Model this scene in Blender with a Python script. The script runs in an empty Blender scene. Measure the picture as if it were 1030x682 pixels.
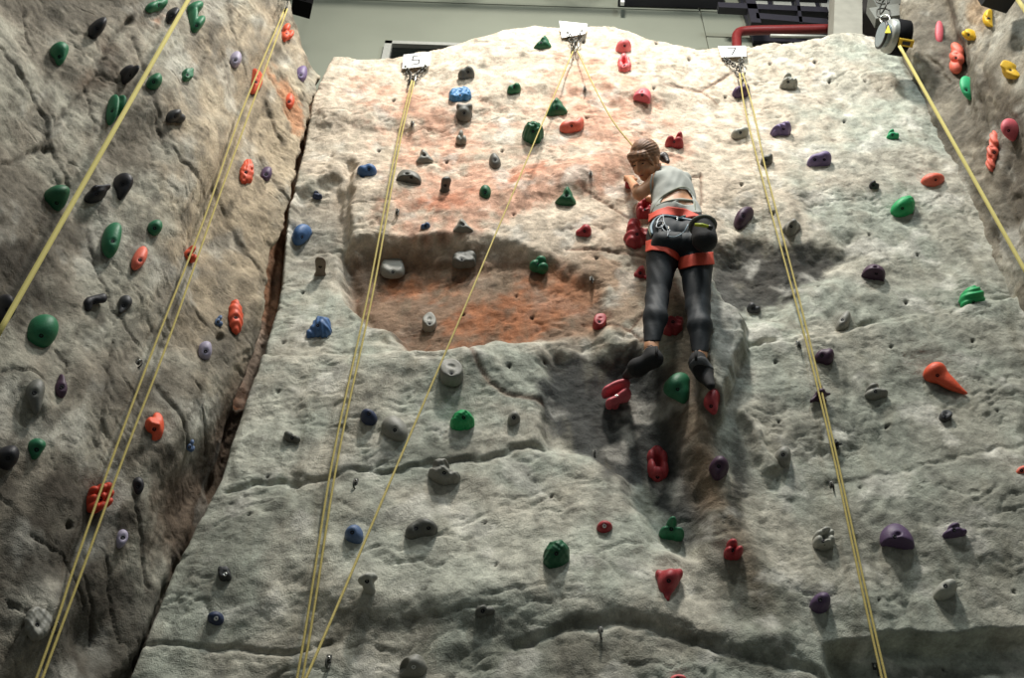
import bpy, math, random
import numpy as np
from mathutils import Vector, Matrix
from mathutils.bvhtree import BVHTree
random.seed(7)
SC = bpy.context.scene
COL = SC.collection

# ------------------------------------------------------------------ camera
F = 1030.0; IW, IH = 1030.0, 682.0
zc = np.array([35.0, 1036.0, -F]); zc /= np.linalg.norm(zc)
_f = np.array([0, 0, -1.0]); yc = _f - _f.dot(zc) * zc; yc /= np.linalg.norm(yc)
xc = np.cross(yc, zc)
CAMP = np.array([0.0, 0.0, 1.5])
cd = bpy.data.cameras.new('camera'); co = bpy.data.objects.new('camera', cd); COL.objects.link(co)
cd.sensor_width = 36.0; cd.lens = 36.0 * F / IW; cd.clip_end = 100; cd.clip_start = 0.05
Rm = Matrix((tuple(xc), tuple(yc), tuple(zc)))      # camera -> world
co.matrix_world = Matrix.Translation(CAMP) @ Rm.to_4x4()
SC.camera = co
D = 4.8                                              # distance of the main wall

def ray(px, py):
    d = np.array([px - IW / 2, IH / 2 - py, -F]); d /= np.linalg.norm(d)
    return np.array([d @ xc, d @ yc, d @ zc])
def at(px, py, Y):
    d = ray(px, py); return CAMP + d * (Y / d[1])
def proj(P):
    P = np.asarray(P, float) - CAMP
    c = P[..., 0:1] * xc + P[..., 1:2] * yc + P[..., 2:3] * zc
    return IW / 2 - F * c[..., 0] / c[..., 2], IH / 2 + F * c[..., 1] / c[..., 2]

# ------------------------------------------------------------------ light
SC.view_settings.view_transform = 'Standard'; SC.view_settings.look = 'None'
SC.view_settings.gamma = 1.0; SC.view_settings.use_curve_mapping = False
SC.view_settings.exposure = 0.10
wo = bpy.data.worlds.new('world'); SC.world = wo; wo.use_nodes = True
wo.node_tree.nodes['Background'].inputs[0].default_value = (0.80, 0.90, 0.92, 1)
wo.node_tree.nodes['Background'].inputs[1].default_value = 0.15
def area(name, loc, tgt, size, power, col=(1, 1, 1), spread=math.pi):
    l = bpy.data.lights.new(name, 'AREA'); l.shape = 'DISK'; l.size = size; l.energy = power; l.color = col; l.spread = spread
    o = bpy.data.objects.new(name, l); COL.objects.link(o); o.location = loc
    o.rotation_euler = (Vector(tgt) - Vector(loc)).to_track_quat('-Z', 'Y').to_euler(); return o
area('hall_lamp', (0.5, 0.7, 14.0), (0.4, 4.8, 8.0), 0.8, 840, (1.0, 0.94, 0.86))
area('fill_lamp_far', (3.6, 0.0, 13.0), (1.8, 4.8, 6), 0.9, 235, (0.86, 0.97, 1.0))  # weaker fill added to brighten the right side, not a known fixture
area('fill_lamp_near', (-0.6, -1.5, 13.0), (-1.8, 4.0, 5), 1.2, 215, (0.97, 0.99, 0.94))  # added fill that lifts the left and lower left, no known fixture

# ------------------------------------------------------------------ helpers
def lin(h):
    h = h.lstrip('#'); c = [int(h[i:i + 2], 16) / 255 for i in (0, 2, 4)]
    return np.array([x / 12.92 if x <= .04045 else ((x + .055) / 1.055) ** 2.4 for x in c])
def tag(o, label=None, cat=None, group=None, kind=None):
    if label: o['label'] = label
    if cat: o['category'] = cat
    if group: o['group'] = group
    if kind: o['kind'] = kind
    return o
MATS = {}
def mat(name, col, rough=0.6, metal=0.0, bump=0.0, scale=60.0, var=0.12, spec=0.5):
    if name in MATS: return MATS[name]
    m = bpy.data.materials.new(name); m.use_nodes = True; nt = m.node_tree; b = nt.nodes['Principled BSDF']
    c = lin(col) if isinstance(col, str) else np.array(col)
    b.inputs['Roughness'].default_value = rough; b.inputs['Metallic'].default_value = metal
    b.inputs['Specular IOR Level'].default_value = spec
    tc = nt.nodes.new('ShaderNodeTexCoord'); n = nt.nodes.new('ShaderNodeTexNoise')
    n.inputs['Scale'].default_value = scale; n.inputs['Detail'].default_value = 4
    nt.links.new(tc.outputs['Object'], n.inputs['Vector'])
    r = nt.nodes.new('ShaderNodeValToRGB'); r.color_ramp.elements[0].position = .3; r.color_ramp.elements[1].position = .7
    r.color_ramp.elements[0].color = (*np.clip(c * (1 - var), 0, 1), 1); r.color_ramp.elements[1].color = (*np.clip(c * (1 + var), 0, 1), 1)
    nt.links.new(n.outputs['Fac'], r.inputs[0]); nt.links.new(r.outputs[0], b.inputs['Base Color'])
    if bump:
        bp = nt.nodes.new('ShaderNodeBump'); bp.inputs['Strength'].default_value = bump; bp.inputs['Distance'].default_value = .004
        nt.links.new(n.outputs['Fac'], bp.inputs['Height']); nt.links.new(bp.outputs[0], b.inputs['Normal'])
    MATS[name] = m; return m

def mesh_obj(name, verts, faces, material, parent=None, smooth=True, loc=None):
    verts = np.asarray(verts, float)
    me = bpy.data.meshes.new(name)
    if loc is not None: verts = verts - np.asarray(loc)
    me.from_pydata(verts.tolist(), [], faces if isinstance(faces, list) else faces.tolist()); me.update()
    if smooth: me.polygons.foreach_set('use_smooth', [True] * len(me.polygons))
    if material: me.materials.append(material)
    o = bpy.data.objects.new(name, me); COL.objects.link(o)
    if loc is not None: o.location = Vector(loc)
    if parent is not None:
        o.parent = parent
        pl = Vector(parent.location)
        if parent.parent is not None: pl = pl + Vector(parent.parent.location)
        o.location = o.location - pl          # roots are never rotated, so world minus parent
    return o
def empty(name, loc):
    o = bpy.data.objects.new(name, None); COL.objects.link(o); o.location = Vector(loc); o.empty_display_size = .1; return o

# ---- value/gradient noise in numpy
def pnoise(x, y, seed=0):
    xi = np.floor(x).astype(np.int64); yi = np.floor(y).astype(np.int64); xf = x - xi; yf = y - yi
    def g(ix, iy):
        h = (ix * 374761393 + iy * 668265263 + seed * 1442695041) & 0xffffffff
        h = ((h ^ (h >> 13)) * 1274126177) & 0xffffffff; h = h ^ (h >> 16)
        a = (h & 0xffff) / 65536.0 * 2 * np.pi; return np.cos(a), np.sin(a)
    u = xf * xf * xf * (xf * (xf * 6 - 15) + 10); v = yf * yf * yf * (yf * (yf * 6 - 15) + 10)
    def dt(ix, iy, fx, fy):
        a, b = g(ix, iy); return a * fx + b * fy
    n00 = dt(xi, yi, xf, yf); n10 = dt(xi + 1, yi, xf - 1, yf); n01 = dt(xi, yi + 1, xf, yf - 1); n11 = dt(xi + 1, yi + 1, xf - 1, yf - 1)
    a = n00 + (n10 - n00) * u; b = n01 + (n11 - n01) * u
    return (a + (b - a) * v) * 1.5
def fbm(x, y, o=4, seed=0, g=.5):
    t = 0; a = 1
    for i in range(o): t = t + a * pnoise(x, y, seed + i * 17); a *= g; x = x * 2.03 + 3.1; y = y * 2.03 - 1.7
    return t
def sst(a, b, x):
    t = np.clip((x - a) / (b - a), 0, 1); return t * t * (3 - 2 * t)
def segdist(x, y, pts, closed=False):
    d = np.full(x.shape, 1e9); pts = list(pts) + ([pts[0]] if closed else [])
    for (ax, ay), (bx, by) in zip(pts[:-1], pts[1:]):
        vx, vy = bx - ax, by - ay; t = np.clip(((x - ax) * vx + (y - ay) * vy) / (vx * vx + vy * vy + 1e-9), 0, 1)
        d = np.minimum(d, np.hypot(x - ax - t * vx, y - ay - t * vy))
    return d
def polymask(x, y, pts, soft):
    ins = np.zeros(x.shape, bool); n = len(pts)
    for i in range(n):
        ax, ay = pts[i]; bx, by = pts[(i + 1) % n]
        if ay == by: continue
        c = ((ay > y) != (by > y)) & (x < (bx - ax) * (y - ay) / (by - ay) + ax); ins ^= c
    d = segdist(x, y, pts, True); d = np.where(ins, d, -d)
    return sst(-soft, soft, d)
def ell(x, y, cx, cy, rx, ry, rot=0, p=1.0):
    a = math.radians(rot); dx = x - cx; dy = y - cy
    u = (dx * math.cos(a) + dy * math.sin(a)) / rx; v = (-dx * math.sin(a) + dy * math.cos(a)) / ry
    return np.exp(-(u * u + v * v) ** p)
# ------------------------------------------------------------------ rock walls
def rock_material():
    m = bpy.data.materials.new('moulded_concrete'); m.use_nodes = True; nt = m.node_tree; N = nt.nodes; L = nt.links
    b = N['Principled BSDF']; b.inputs['Roughness'].default_value = .85; b.inputs['Specular IOR Level'].default_value = .2
    at_ = N.new('ShaderNodeAttribute'); at_.attribute_name = 'paint'
    tc = N.new('ShaderNodeTexCoord')
    def noise(s, d, dist=0.0):
        n = N.new('ShaderNodeTexNoise'); n.inputs['Scale'].default_value = s; n.inputs['Detail'].default_value = d
        n.inputs['Distortion'].default_value = dist; L.new(tc.outputs['Object'], n.inputs['Vector']); return n
    n1 = noise(11, 9, .4); n2 = noise(60, 6, .8)
    r1 = N.new('ShaderNodeMapRange'); r1.inputs['From Min'].default_value = .25; r1.inputs['From Max'].default_value = .75
    r1.inputs['To Min'].default_value = .55; r1.inputs['To Max'].default_value = 1.35; L.new(n1.outputs['Fac'], r1.inputs['Value'])
    r2 = N.new('ShaderNodeMapRange'); r2.inputs['From Min'].default_value = .3; r2.inputs['From Max'].default_value = .7
    r2.inputs['To Min'].default_value = .82; r2.inputs['To Max'].default_value = 1.16; L.new(n2.outputs['Fac'], r2.inputs['Value'])
    mu = N.new('ShaderNodeMath'); mu.operation = 'MULTIPLY'; L.new(r1.outputs[0], mu.inputs[0]); L.new(r2.outputs[0], mu.inputs[1])
    vm = N.new('ShaderNodeVectorMath'); vm.operation = 'SCALE'; L.new(at_.outputs['Color'], vm.inputs[0]); L.new(mu.outputs[0], vm.inputs['Scale'])
    L.new(vm.outputs[0], b.inputs['Base Color'])
    nb = noise(26, 8, 1.2); nc = noise(150, 5, .3)
    mp = N.new('ShaderNodeMapping'); mp.inputs['Rotation'].default_value = (0, .5, 0); mp.inputs['Scale'].default_value = (1, 1, 1.9); L.new(tc.outputs['Object'], mp.inputs['Vector'])
    nr_ = N.new('ShaderNodeTexNoise'); nr_.noise_type = 'RIDGED_MULTIFRACTAL'; nr_.inputs['Scale'].default_value = 6.5; nr_.inputs['Detail'].default_value = 4; nr_.inputs['Distortion'].default_value = .8
    nr_.inputs['Roughness'].default_value = .5; L.new(mp.outputs[0], nr_.inputs['Vector'])
    rc = N.new('ShaderNodeMapRange'); rc.inputs['From Min'].default_value = .55; rc.inputs['From Max'].default_value = 1.5; rc.inputs['To Max'].default_value = -2.2; rc.inputs['To Min'].default_value = 0; L.new(nr_.outputs['Fac'], rc.inputs['Value'])
    ad = N.new('ShaderNodeMath'); ad.operation = 'MULTIPLY_ADD'; L.new(nb.outputs['Fac'], ad.inputs[0]); ad.inputs[1].default_value = .8; L.new(rc.outputs[0], ad.inputs[2])
    ad2 = N.new('ShaderNodeMath'); ad2.operation = 'MULTIPLY_ADD'; L.new(nc.outputs['Fac'], ad2.inputs[0]); ad2.inputs[1].default_value = .6; L.new(ad.outputs[0], ad2.inputs[2]); ad = ad2
    bp = N.new('ShaderNodeBump'); bp.inputs['Strength'].default_value = .85; bp.inputs['Distance'].default_value = .010
    L.new(ad.outputs[0], bp.inputs['Height']); L.new(bp.outputs[0], b.inputs['Normal'])
    return m
ROCK = rock_material()

def creases(s, z, seed, rot=.5, dens=1.0):
    """short stamped wrinkles of the sculpted render coat (metres)"""
    c, q = math.cos(rot), math.sin(rot)
    wx = s + .07 * fbm(s * 5, z * 5, 3, seed + 50); wz = z + .07 * fbm(s * 5 + 9, z * 5, 3, seed + 60)
    u = (wx * c + wz * q); v = (-wx * q + wz * c)
    out = 0
    for k, (fx, fy, amp, th) in enumerate([(3.2, 7.5, .011, .91), (7, 15, .006, .86), (14, 24, .0035, .8)]):
        n = 1 - np.abs(pnoise(u * fx, v * fy, seed + k * 7)) * 1.6
        gate = sst(-.05, .35, pnoise(s * 2.1 * (k + 1), z * 2.1 * (k + 1), seed + 90 + k))
        out = out - amp * dens * sst(th - .12, 1.0, n) * gate
    return out

def grid_faces(nr, nc):
    i = np.arange(nr - 1)[:, None] * nc + np.arange(nc - 1)[None, :]
    i = i.ravel(); return np.stack([i, i + 1, i + nc + 1, i + nc], 1)

class Wall:
    def __init__(self, name, P0, U, N):
        self.name = name; self.P0 = np.array(P0, float); self.U = np.array(U, float); self.N = np.array(N, float)
    def px(self, x, y):
        d = ray(x, y); t = ((self.P0 - CAMP) @ self.N) / (d @ self.N); P = CAMP + d * t
        return (P - self.P0) @ self.U, P[2]
    def pts(self, L): return np.array([self.px(*p) for p in L])
    def build(self, S, Z, hfun, cfun, back=None):
        """S, Z arrays (rows, cols); adds rolled-back rims along top and left"""
        base = self.P0 + S[..., None] * self.U; base[..., 2] = Z
        px, py = proj(base)
        h = hfun(px, py, S, Z); col = cfun(px, py, S, Z, h)
        V = base + h[..., None] * self.N
        # rims: extend along the top row and both side columns backwards (real thickness)
        def rim(V, col, axis, end, inward):
            e = V[-1] if (axis == 0 and end) else (V[0] if axis == 0 else (V[:, -1] if end else V[:, 0]))
            ce = col[-1] if (axis == 0 and end) else (col[0] if axis == 0 else (col[:, -1] if end else col[:, 0]))
            add = []
            for dn, di in ((.012, .010), (.035, .020), (.08, .026), (.2, .03), (.45, .03)):
                add.append(e - self.N * dn + inward * di)
            for a in add:
                if axis == 0:
                    V = np.concatenate([V, a[None]], 0) if end else np.concatenate([a[None], V], 0)
                    col = np.concatenate([col, ce[None]], 0) if end else np.concatenate([ce[None], col], 0)
                else:
                    V = np.concatenate([V, a[:, None]], 1) if end else np.concatenate([a[:, None], V], 1)
                    col = np.concatenate([col, ce[:, None]], 1) if end else np.concatenate([ce[:, None], col], 1)
            return V, col
        V, col = rim(V, col, 0, True, np.array([0, 0, 1.0]))
        V, col = rim(V, col, 1, False, -self.U); V, col = rim(V, col, 1, True, self.U)
        nr, nc = V.shape[:2]; fc = grid_faces(nr, nc); vv = V.reshape(-1, 3)
        f0 = fc[len(fc) // 2]; nn = np.cross(vv[f0[1]] - vv[f0[0]], vv[f0[2]] - vv[f0[0]])
        if nn @ self.N < 0: fc = fc[:, ::-1]
        o = mesh_obj(self.name, vv, fc, ROCK); tag(o, kind='structure')
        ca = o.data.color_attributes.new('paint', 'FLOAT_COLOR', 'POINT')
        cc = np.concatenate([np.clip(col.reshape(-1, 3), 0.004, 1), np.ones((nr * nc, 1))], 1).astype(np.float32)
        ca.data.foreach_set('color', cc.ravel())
        self.obj = o
        self.bvh = BVHTree.FromPolygons([Vector(v) for v in vv], fc.tolist())
        return o
    def hit(self, x, y):
        d = ray(x, y); r = self.bvh.ray_cast(Vector(CAMP), Vector(d))
        if r[0] is None:
            s, z = self.px(x, y); P = self.P0 + self.U * s; P[2] = z; return P
        return np.array(r[0])

def mixc(c, tgt, m):
    m = np.clip(m, 0, 1)[..., None]; return c * (1 - m) + tgt * m
def pits(px, py, L):
    h = 0
    for x, y, r, d in L: h = h - d * np.exp(-(((px - x) ** 2 + (py - y) ** 2) / r ** 2) ** 2)
    return h

# -- main wall ---------------------------------------------------------
MAIN = Wall('wall_back', (0, D, 0), (1, 0, 0), (0, -1, 0))
NICHE = [(345, 247), (385, 238), (440, 240), (500, 246), (560, 258), (604, 285), (612, 312), (600, 330), (540, 338), (455, 348), (412, 352), (398, 330), (372, 318), (350, 290)]
DARKREC = [(552, 348), (596, 338), (640, 352), (660, 380), (690, 440), (715, 500), (700, 560), (660, 545), (628, 480), (600, 452), (545, 447), (549, 398)]
OUTC = [(714, 285), (722, 300), (742, 328), (746, 366), (730, 400), (720, 432), (706, 410), (703, 345), (706, 300)]
RREC = [(716, 258), (760, 244), (800, 250), (856, 242), (862, 258), (832, 280), (800, 292), (790, 318), (752, 330), (722, 305)]
RIDGE = [(672, 255), (684, 330), (694, 400), (708, 470), (734, 540), (762, 600), (780, 640)]
LSEAM = [(225, 492), (300, 486), (352, 474), (430, 469), (500, 455), (545, 447)]
RSEAM = [(745, 352), (800, 344), (870, 330), (940, 318), (1000, 302), (1040, 292)]
RSEAM2 = [(835, 484), (900, 474), (960, 462), (1040, 448)]
BOTL = [(140, 648), (180, 652), (300, 655), (330, 650)]
CURVE = [(520, 650), (575, 634), (620, 625), (665, 634), (700, 650), (750, 662), (815, 672), (860, 700)]
CAVB = [(300, 620), (380, 628), (440, 624), (500, 640), (560, 650)]
MCR = [([(570, 250), (600, 252), (628, 256), (650, 259)], 1.3), ([(587, 316), (612, 320), (634, 330), (648, 345)], 1.5), ([(634, 330), (650, 312), (660, 303)], 1.2),
       ([(584, 190), (605, 202), (622, 214), (636, 224)], 1.3), ([(668, 88), (705, 90), (718, 82), (733, 74)], 1.2), ([(705, 90), (722, 102)], .9),
       ([(470, 352), (480, 372), (492, 388), (510, 398), (545, 402)], 2.4), ([(404, 356), (420, 366), (450, 365)], 2), ([(215, 530), (240, 520), (247, 500)], 1.2),
       ([(600, 560), (625, 550), (645, 548), (656, 558)], 1.6), ([(600, 562), (614, 575), (626, 585)], 1.3), ([(640, 578), (652, 586)], 1.2),
       ([(400, 570), (425, 566), (438, 575), (448, 570)], 1.5), ([(485, 605), (520, 598), (545, 592)], 1.2), ([(530, 607), (556, 610), (560, 618)], 1.3),
       ([(360, 518), (340, 505), (332, 520), (320, 512)], 1.1), ([(435, 160), (470, 175)], .9), ([(350, 205), (400, 200)], .9), ([(640, 178), (700, 181), (706, 181)], 1),
       ([(704, 178), (705, 205), (702, 214)], 1.2), ([(435, 545), (470, 527), (490, 515)], 1.0), ([(168, 610), (185, 600), (205, 610), (220, 630)], 1.1),
       ([(460, 618), (510, 610)], 1.1), ([(250, 690), (290, 670), (330, 672)], 1.5), ([(730, 330), (735, 350), (728, 375)], 1.6)]
HOLES = [(x, y, 1.7, .03) for x, y in [(396, 105), (334, 158), (381, 151), (284, 340), (303, 285), (280, 395), (365, 180), (252, 520), (269, 479), (487, 526), (499, 572), (427, 597),
    (517, 215), (449, 160), (555, 499), (536, 307), (657, 92), (660, 44), (693, 60), (775, 63), (820, 62), (795, 126), (835, 80), (870, 82), (745, 190), (778, 215),
    (823, 288), (875, 234), (911, 305), (895, 352), (977, 346), (893, 427), (1003, 414), (779, 368), (783, 426), (866, 488), (885, 602), (1022, 592), (962, 655), (587, 40),
    (600, 260), (520, 285), (548, 360), (512, 372), (466, 300), (703, 506), (730, 95), (590, 120), (850, 120), (925, 252), (505, 150)]]
def main_h(px, py, S, Z):
    h = .05 * fbm(S * .8, Z * .8, 2, 3) + .02 * fbm(S * 2.6, Z * 2.6, 3, 5) + .006 * fbm(S * 9, Z * 9, 4, 8)
    wx = px + 5 * fbm(S * 4, Z * 4, 3, 21); wy = py + 5 * fbm(S * 4 + 5, Z * 4, 3, 22)
    # niche: deepest at the left, running out to the right
    h -= .20 * polymask(wx, wy, NICHE, 10) * (1 - .72 * sst(400, 600, px))
    h -= .10 * polymask(wx, wy, [(268, 250), (350, 170), (350, 250), (372, 320), (400, 345), (262, 352)], 9) * (.55)
    h -= .07 * polymask(wx, wy, [(298, 190), (345, 180), (345, 243), (290, 250)], 5)
    h += .07 * ell(px, py, 500, 362, 120, 20, -5) + .05 * polymask(wx, wy, [(262, 354), (400, 352), (470, 352), (548, 397), (543, 446), (430, 468), (230, 490), (240, 430)], 4) * .4
    h -= .13 * polymask(wx, wy, DARKREC, 14)
    h += .10 * np.exp(-(segdist(wx, wy, RIDGE) / 26) ** 2 * 1.0) * sst(240, 330, py) * (1 - .5 * sst(480, 620, py))
    h += .17 * polymask(wx, wy, OUTC, 6)
    h += .06 * np.exp(-(segdist(wx, wy, [(745, 420), (765, 450), (775, 470)]) / 6) ** 2)
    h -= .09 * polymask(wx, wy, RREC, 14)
    h += .05 * sst(0, 8, 4 + py - np.interp(px, [700, 745, 1040], [356, 354, 296])) * (px > 700) * (1 - sst(0, 130, py - np.interp(px, [700, 745, 1040], [356, 354, 296])))
    h += .035 * (1 - sst(0, 60, np.abs(wy - np.interp(px, [835, 1040], [520, 486])))) * sst(820, 860, px)
    # upper lips
    UL = [(300, 112), (345, 122), (400, 126), (440, 120), (478, 106), (520, 92), (560, 84), (610, 92), (650, 100), (690, 96)]
    ly = np.interp(px, [a for a, b in UL], [b for a, b in UL])
    h += .06 * (1 - sst(-3, 14, wy - ly)) * sst(-70, -5, wy - ly) * sst(295, 330, px) * (1 - sst(660, 700, px))
    h += .05 * ell(px, py, 560, 180, 70, 14, -12) - .04 * ell(px, py, 560, 205, 60, 12, -12)
    # bottom mouldings
    for L, w, d in [(CURVE, 5, -.035), (CAVB, 12, -.014), (BOTL, 2.5, -.02), (LSEAM, 2, -.02), (RSEAM, 2.5, -.025), (RSEAM2, 2, -.012), ([(262, 353), (330, 356), (400, 353)], 5, -.04)]:
        h += d * np.exp(-(segdist(wx, wy, L) / w) ** 2)
    cy = np.interp(px, [a for a, b in CURVE], [b for a, b in CURVE])
    h += .028 * np.exp(-((wy - cy + 16) / 16) ** 2) * sst(540, 620, px) * (1 - sst(800, 850, px))
    h += .025 * ell(px, py, 430, 600, 150, 22, 0) + .05 * ell(px, py, 250, 560, 120, 60)
    h -= .17 * sst(-5, 5, wy - np.interp(px, [830, 870, 1040], [646, 640, 630])) * sst(825, 850, px) * (1 - .7 * sst(20, 60, wy - 640))
    for x0, x1 in (((800, 120), (905, 640)), ((860, 300), (925, 640)), ((300, 380), (296, 500))):
        h -= .018 * np.exp(-(segdist(wx, wy, [x0, x1]) / 7) ** 2)
    h -= .05 * np.exp(-(segdist(wx, wy, [(351, 165), (350, 205), (345, 245)]) / 4) ** 2)
    # right flank swings forward into the corner
    for L, w in MCR: h -= .014 * np.exp(-(segdist(px + 2 * fbm(S * 12, Z * 12, 2, 31), py + 2 * fbm(S * 12, Z * 12 + 3, 2, 33), L) / (w * .8)) ** 2)
    h += pits(px, py, HOLES)
    h += creases(S, Z, 11, .35, 1.05) + .003 * fbm(S * 26, Z * 26, 3, 71)
    return h
def main_c(px, py, S, Z, h):
    n = fbm(S * 1.6, Z * 1.6, 4, 40); n2 = fbm(S * 4, Z * 4, 4, 44); n3 = fbm(S * 13, Z * 13, 4, 47)
    c = np.ones(px.shape + (3,)) * lin('#b3b2a5')
    c = mixc(c, lin('#9aa296'), .55 * sst(-.2, .4, n))
    c = mixc(c, lin('#b4ad9e'), .6 * sst(-.1, .5, -n))
    # warm cream wash over the upper middle
    warm = sst(.1, .6, ell(px, py, 540, 120, 260, 190, 0, 1.2) + .18 * n2)
    c = mixc(c, lin('#d2c1ad'), .85 * warm)
    pink = ell(px, py, 455, 200, 80, 34, -8) + ell(px, py, 560, 185, 90, 16, -12) + .8 * ell(px, py, 590, 95, 60, 50) + .8 * ell(px, py, 440, 130, 80, 40) + .6 * ell(px, py, 640, 150, 60, 60) + .6 * ell(px, py, 380, 90, 40, 20)
    c = mixc(c, lin('#cc8c70'), .6 * sst(.25, 1.0, pink + (.55 * n2 + .25 * n3) * sst(0, .5, pink)))
    c = mixc(c, lin('#b9663f'), .5 * sst(.6, 1.2, ell(px, py, 520, 180, 60, 8, -16) + ell(px, py, 455, 205, 30, 12, -5) + ell(px, py, 480, 98, 24, 8, -10) * .9 + ell(px, py, 430, 205, 16, 12) + (.5 * n2 + .35 * n3) * sst(.1, .5, warm)))
    # rust paint in the niche
    nic = polymask(px, py, NICHE, 8)
    c = mixc(c, lin('#80644f'), .9 * nic); c = mixc(c, lin('#77766e'), .6 * polymask(px, py, [(296, 205), (345, 195), (345, 262), (285, 262)], 12))
    rust = ell(px, py, 510, 308, 90, 32, -12) + .8 * ell(px, py, 580, 265, 30, 40) + ell(px, py, 420, 262, 40, 12)
    c = mixc(c, lin('#a86c49'), .85 * sst(.2, 1.05, rust + .45 * n2 + .3 * n3) * np.maximum(nic, .25 * sst(560, 620, px)))
    c = mixc(c, lin('#a98a70'), .7 * ell(px, py, 620, 290, 45, 60) * sst(-.3, .3, n2 + .3))
    c = mixc(c, lin('#5d5248'), .75 * ell(px, py, 418, 320, 24, 22) * (.6 + n2))
    # charcoal wash
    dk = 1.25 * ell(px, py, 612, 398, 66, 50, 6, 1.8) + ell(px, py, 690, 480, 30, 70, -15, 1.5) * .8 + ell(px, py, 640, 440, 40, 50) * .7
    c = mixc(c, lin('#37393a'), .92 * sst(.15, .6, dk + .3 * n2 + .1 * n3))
    c = mixc(c, lin('#83705b'), .8 * np.exp(-(segdist(px, py, RIDGE) / 17) ** 2) * sst(270, 330, py) * (1 - sst(600, 640, py)))
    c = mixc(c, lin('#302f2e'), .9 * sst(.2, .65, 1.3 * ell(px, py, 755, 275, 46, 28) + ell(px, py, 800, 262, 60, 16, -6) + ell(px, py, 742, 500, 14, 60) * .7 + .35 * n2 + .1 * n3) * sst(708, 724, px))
    c = mixc(c, lin('#8d8f8c'), .7 * ell(px, py, 725, 350, 24, 60))
    c = mixc(c, lin('#55554c'), .6 * sst(.3, .9, ell(px, py, 430, 630, 170, 14) + ell(px, py, 720, 660, 110, 12, 12) + ell(px, py, 740, 560, 40, 60) * .8 + ell(px, py, 450, 455, 90, 12, -4) + .3 * n2))  # dark patches; the long low strip is bulge shade put into the colour
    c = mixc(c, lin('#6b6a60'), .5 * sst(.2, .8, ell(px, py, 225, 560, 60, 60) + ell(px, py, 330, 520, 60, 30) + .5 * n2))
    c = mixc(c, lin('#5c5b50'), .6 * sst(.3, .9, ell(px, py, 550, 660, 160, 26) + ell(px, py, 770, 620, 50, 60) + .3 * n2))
    c = mixc(c, lin('#3c3a36'), .6 * sst(.4, .9, ell(px, py, 950, 662, 110, 14) + .3 * n2))  # shade under the bottom right overhang, painted into the colour
    c = mixc(c, lin('#c2c2b4'), .6 * sst(.3, .9, ell(px, py, 450, 560, 190, 60, 0, 1.5) + ell(px, py, 250, 440, 60, 60) + .3 * n2))  # lighter colour painted in for the light on the lower left
    c = mixc(c, lin('#85877c'), .6 * sst(.2, .9, ell(px, py, 940, 470, 190, 190, 0, 1.5) + ell(px, py, 950, 250, 120, 80) * .6 + .3 * n2))
    # scuffed chalky patches and streaks
    c = mixc(c, lin('#d6d3c9'), .5 * (1 - .85 * nic) * sst(.25, .75, fbm(S * 3.2, Z * 3.2, 4, 55)))
    c = mixc(c, lin('#7d7969'), .3 * sst(.2, .8, fbm(S * 7, Z * 2.5, 4, 57)))
    for L, w in MCR[:7] + MCR[18:20]: c = mixc(c, lin('#6b4a38'), .7 * np.exp(-(segdist(px, py, L) / (w + .2)) ** 2))
    for x, y, r, d in HOLES: c = mixc(c, lin('#26241f'), np.exp(-(((px - x) ** 2 + (py - y) ** 2) / 1.6 ** 2) ** 2))
    return c
ML = MAIN.pts([(338, 58), (330, 75), (318, 105), (311, 132), (301, 180), (291, 212), (286, 247), (284, 274), (279, 303), (270, 338), (262, 374), (252, 395), (236, 440), (224, 482), (200, 530), (181, 570), (160, 620), (134, 684)])
ML = ML[np.argsort(ML[:, 1])]
MT = MAIN.pts([(332, 62), (345, 61), (400, 57), (440, 50), (475, 40), (510, 30), (545, 25), (580, 24), (607, 26), (630, 33), (660, 42), (700, 51), (730, 50), (770, 46), (810, 42), (835, 37), (860, 34), (900, 33), (960, 40)])
MT = MT[np.argsort(MT[:, 0])]
nr, nc = 620, 470
sv = np.linspace(0, 1, nc)[None, :]; tv = np.linspace(0, 1, nr)[:, None]
ZB = 3.2; XR = 4.6
# two-pass: x from z guess, z from x
zg = ZB + (10.4 - ZB) * tv
for _ in range(4):
    XL = np.interp(zg, ML[:, 1], ML[:, 0]); S = XL + (XR - XL) * sv
    zt = np.interp(S, MT[:, 0], MT[:, 1]); zg2 = ZB + (zt - ZB) * tv; zg = zg2
MAIN.build(S, zg, main_h, main_c)

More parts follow.
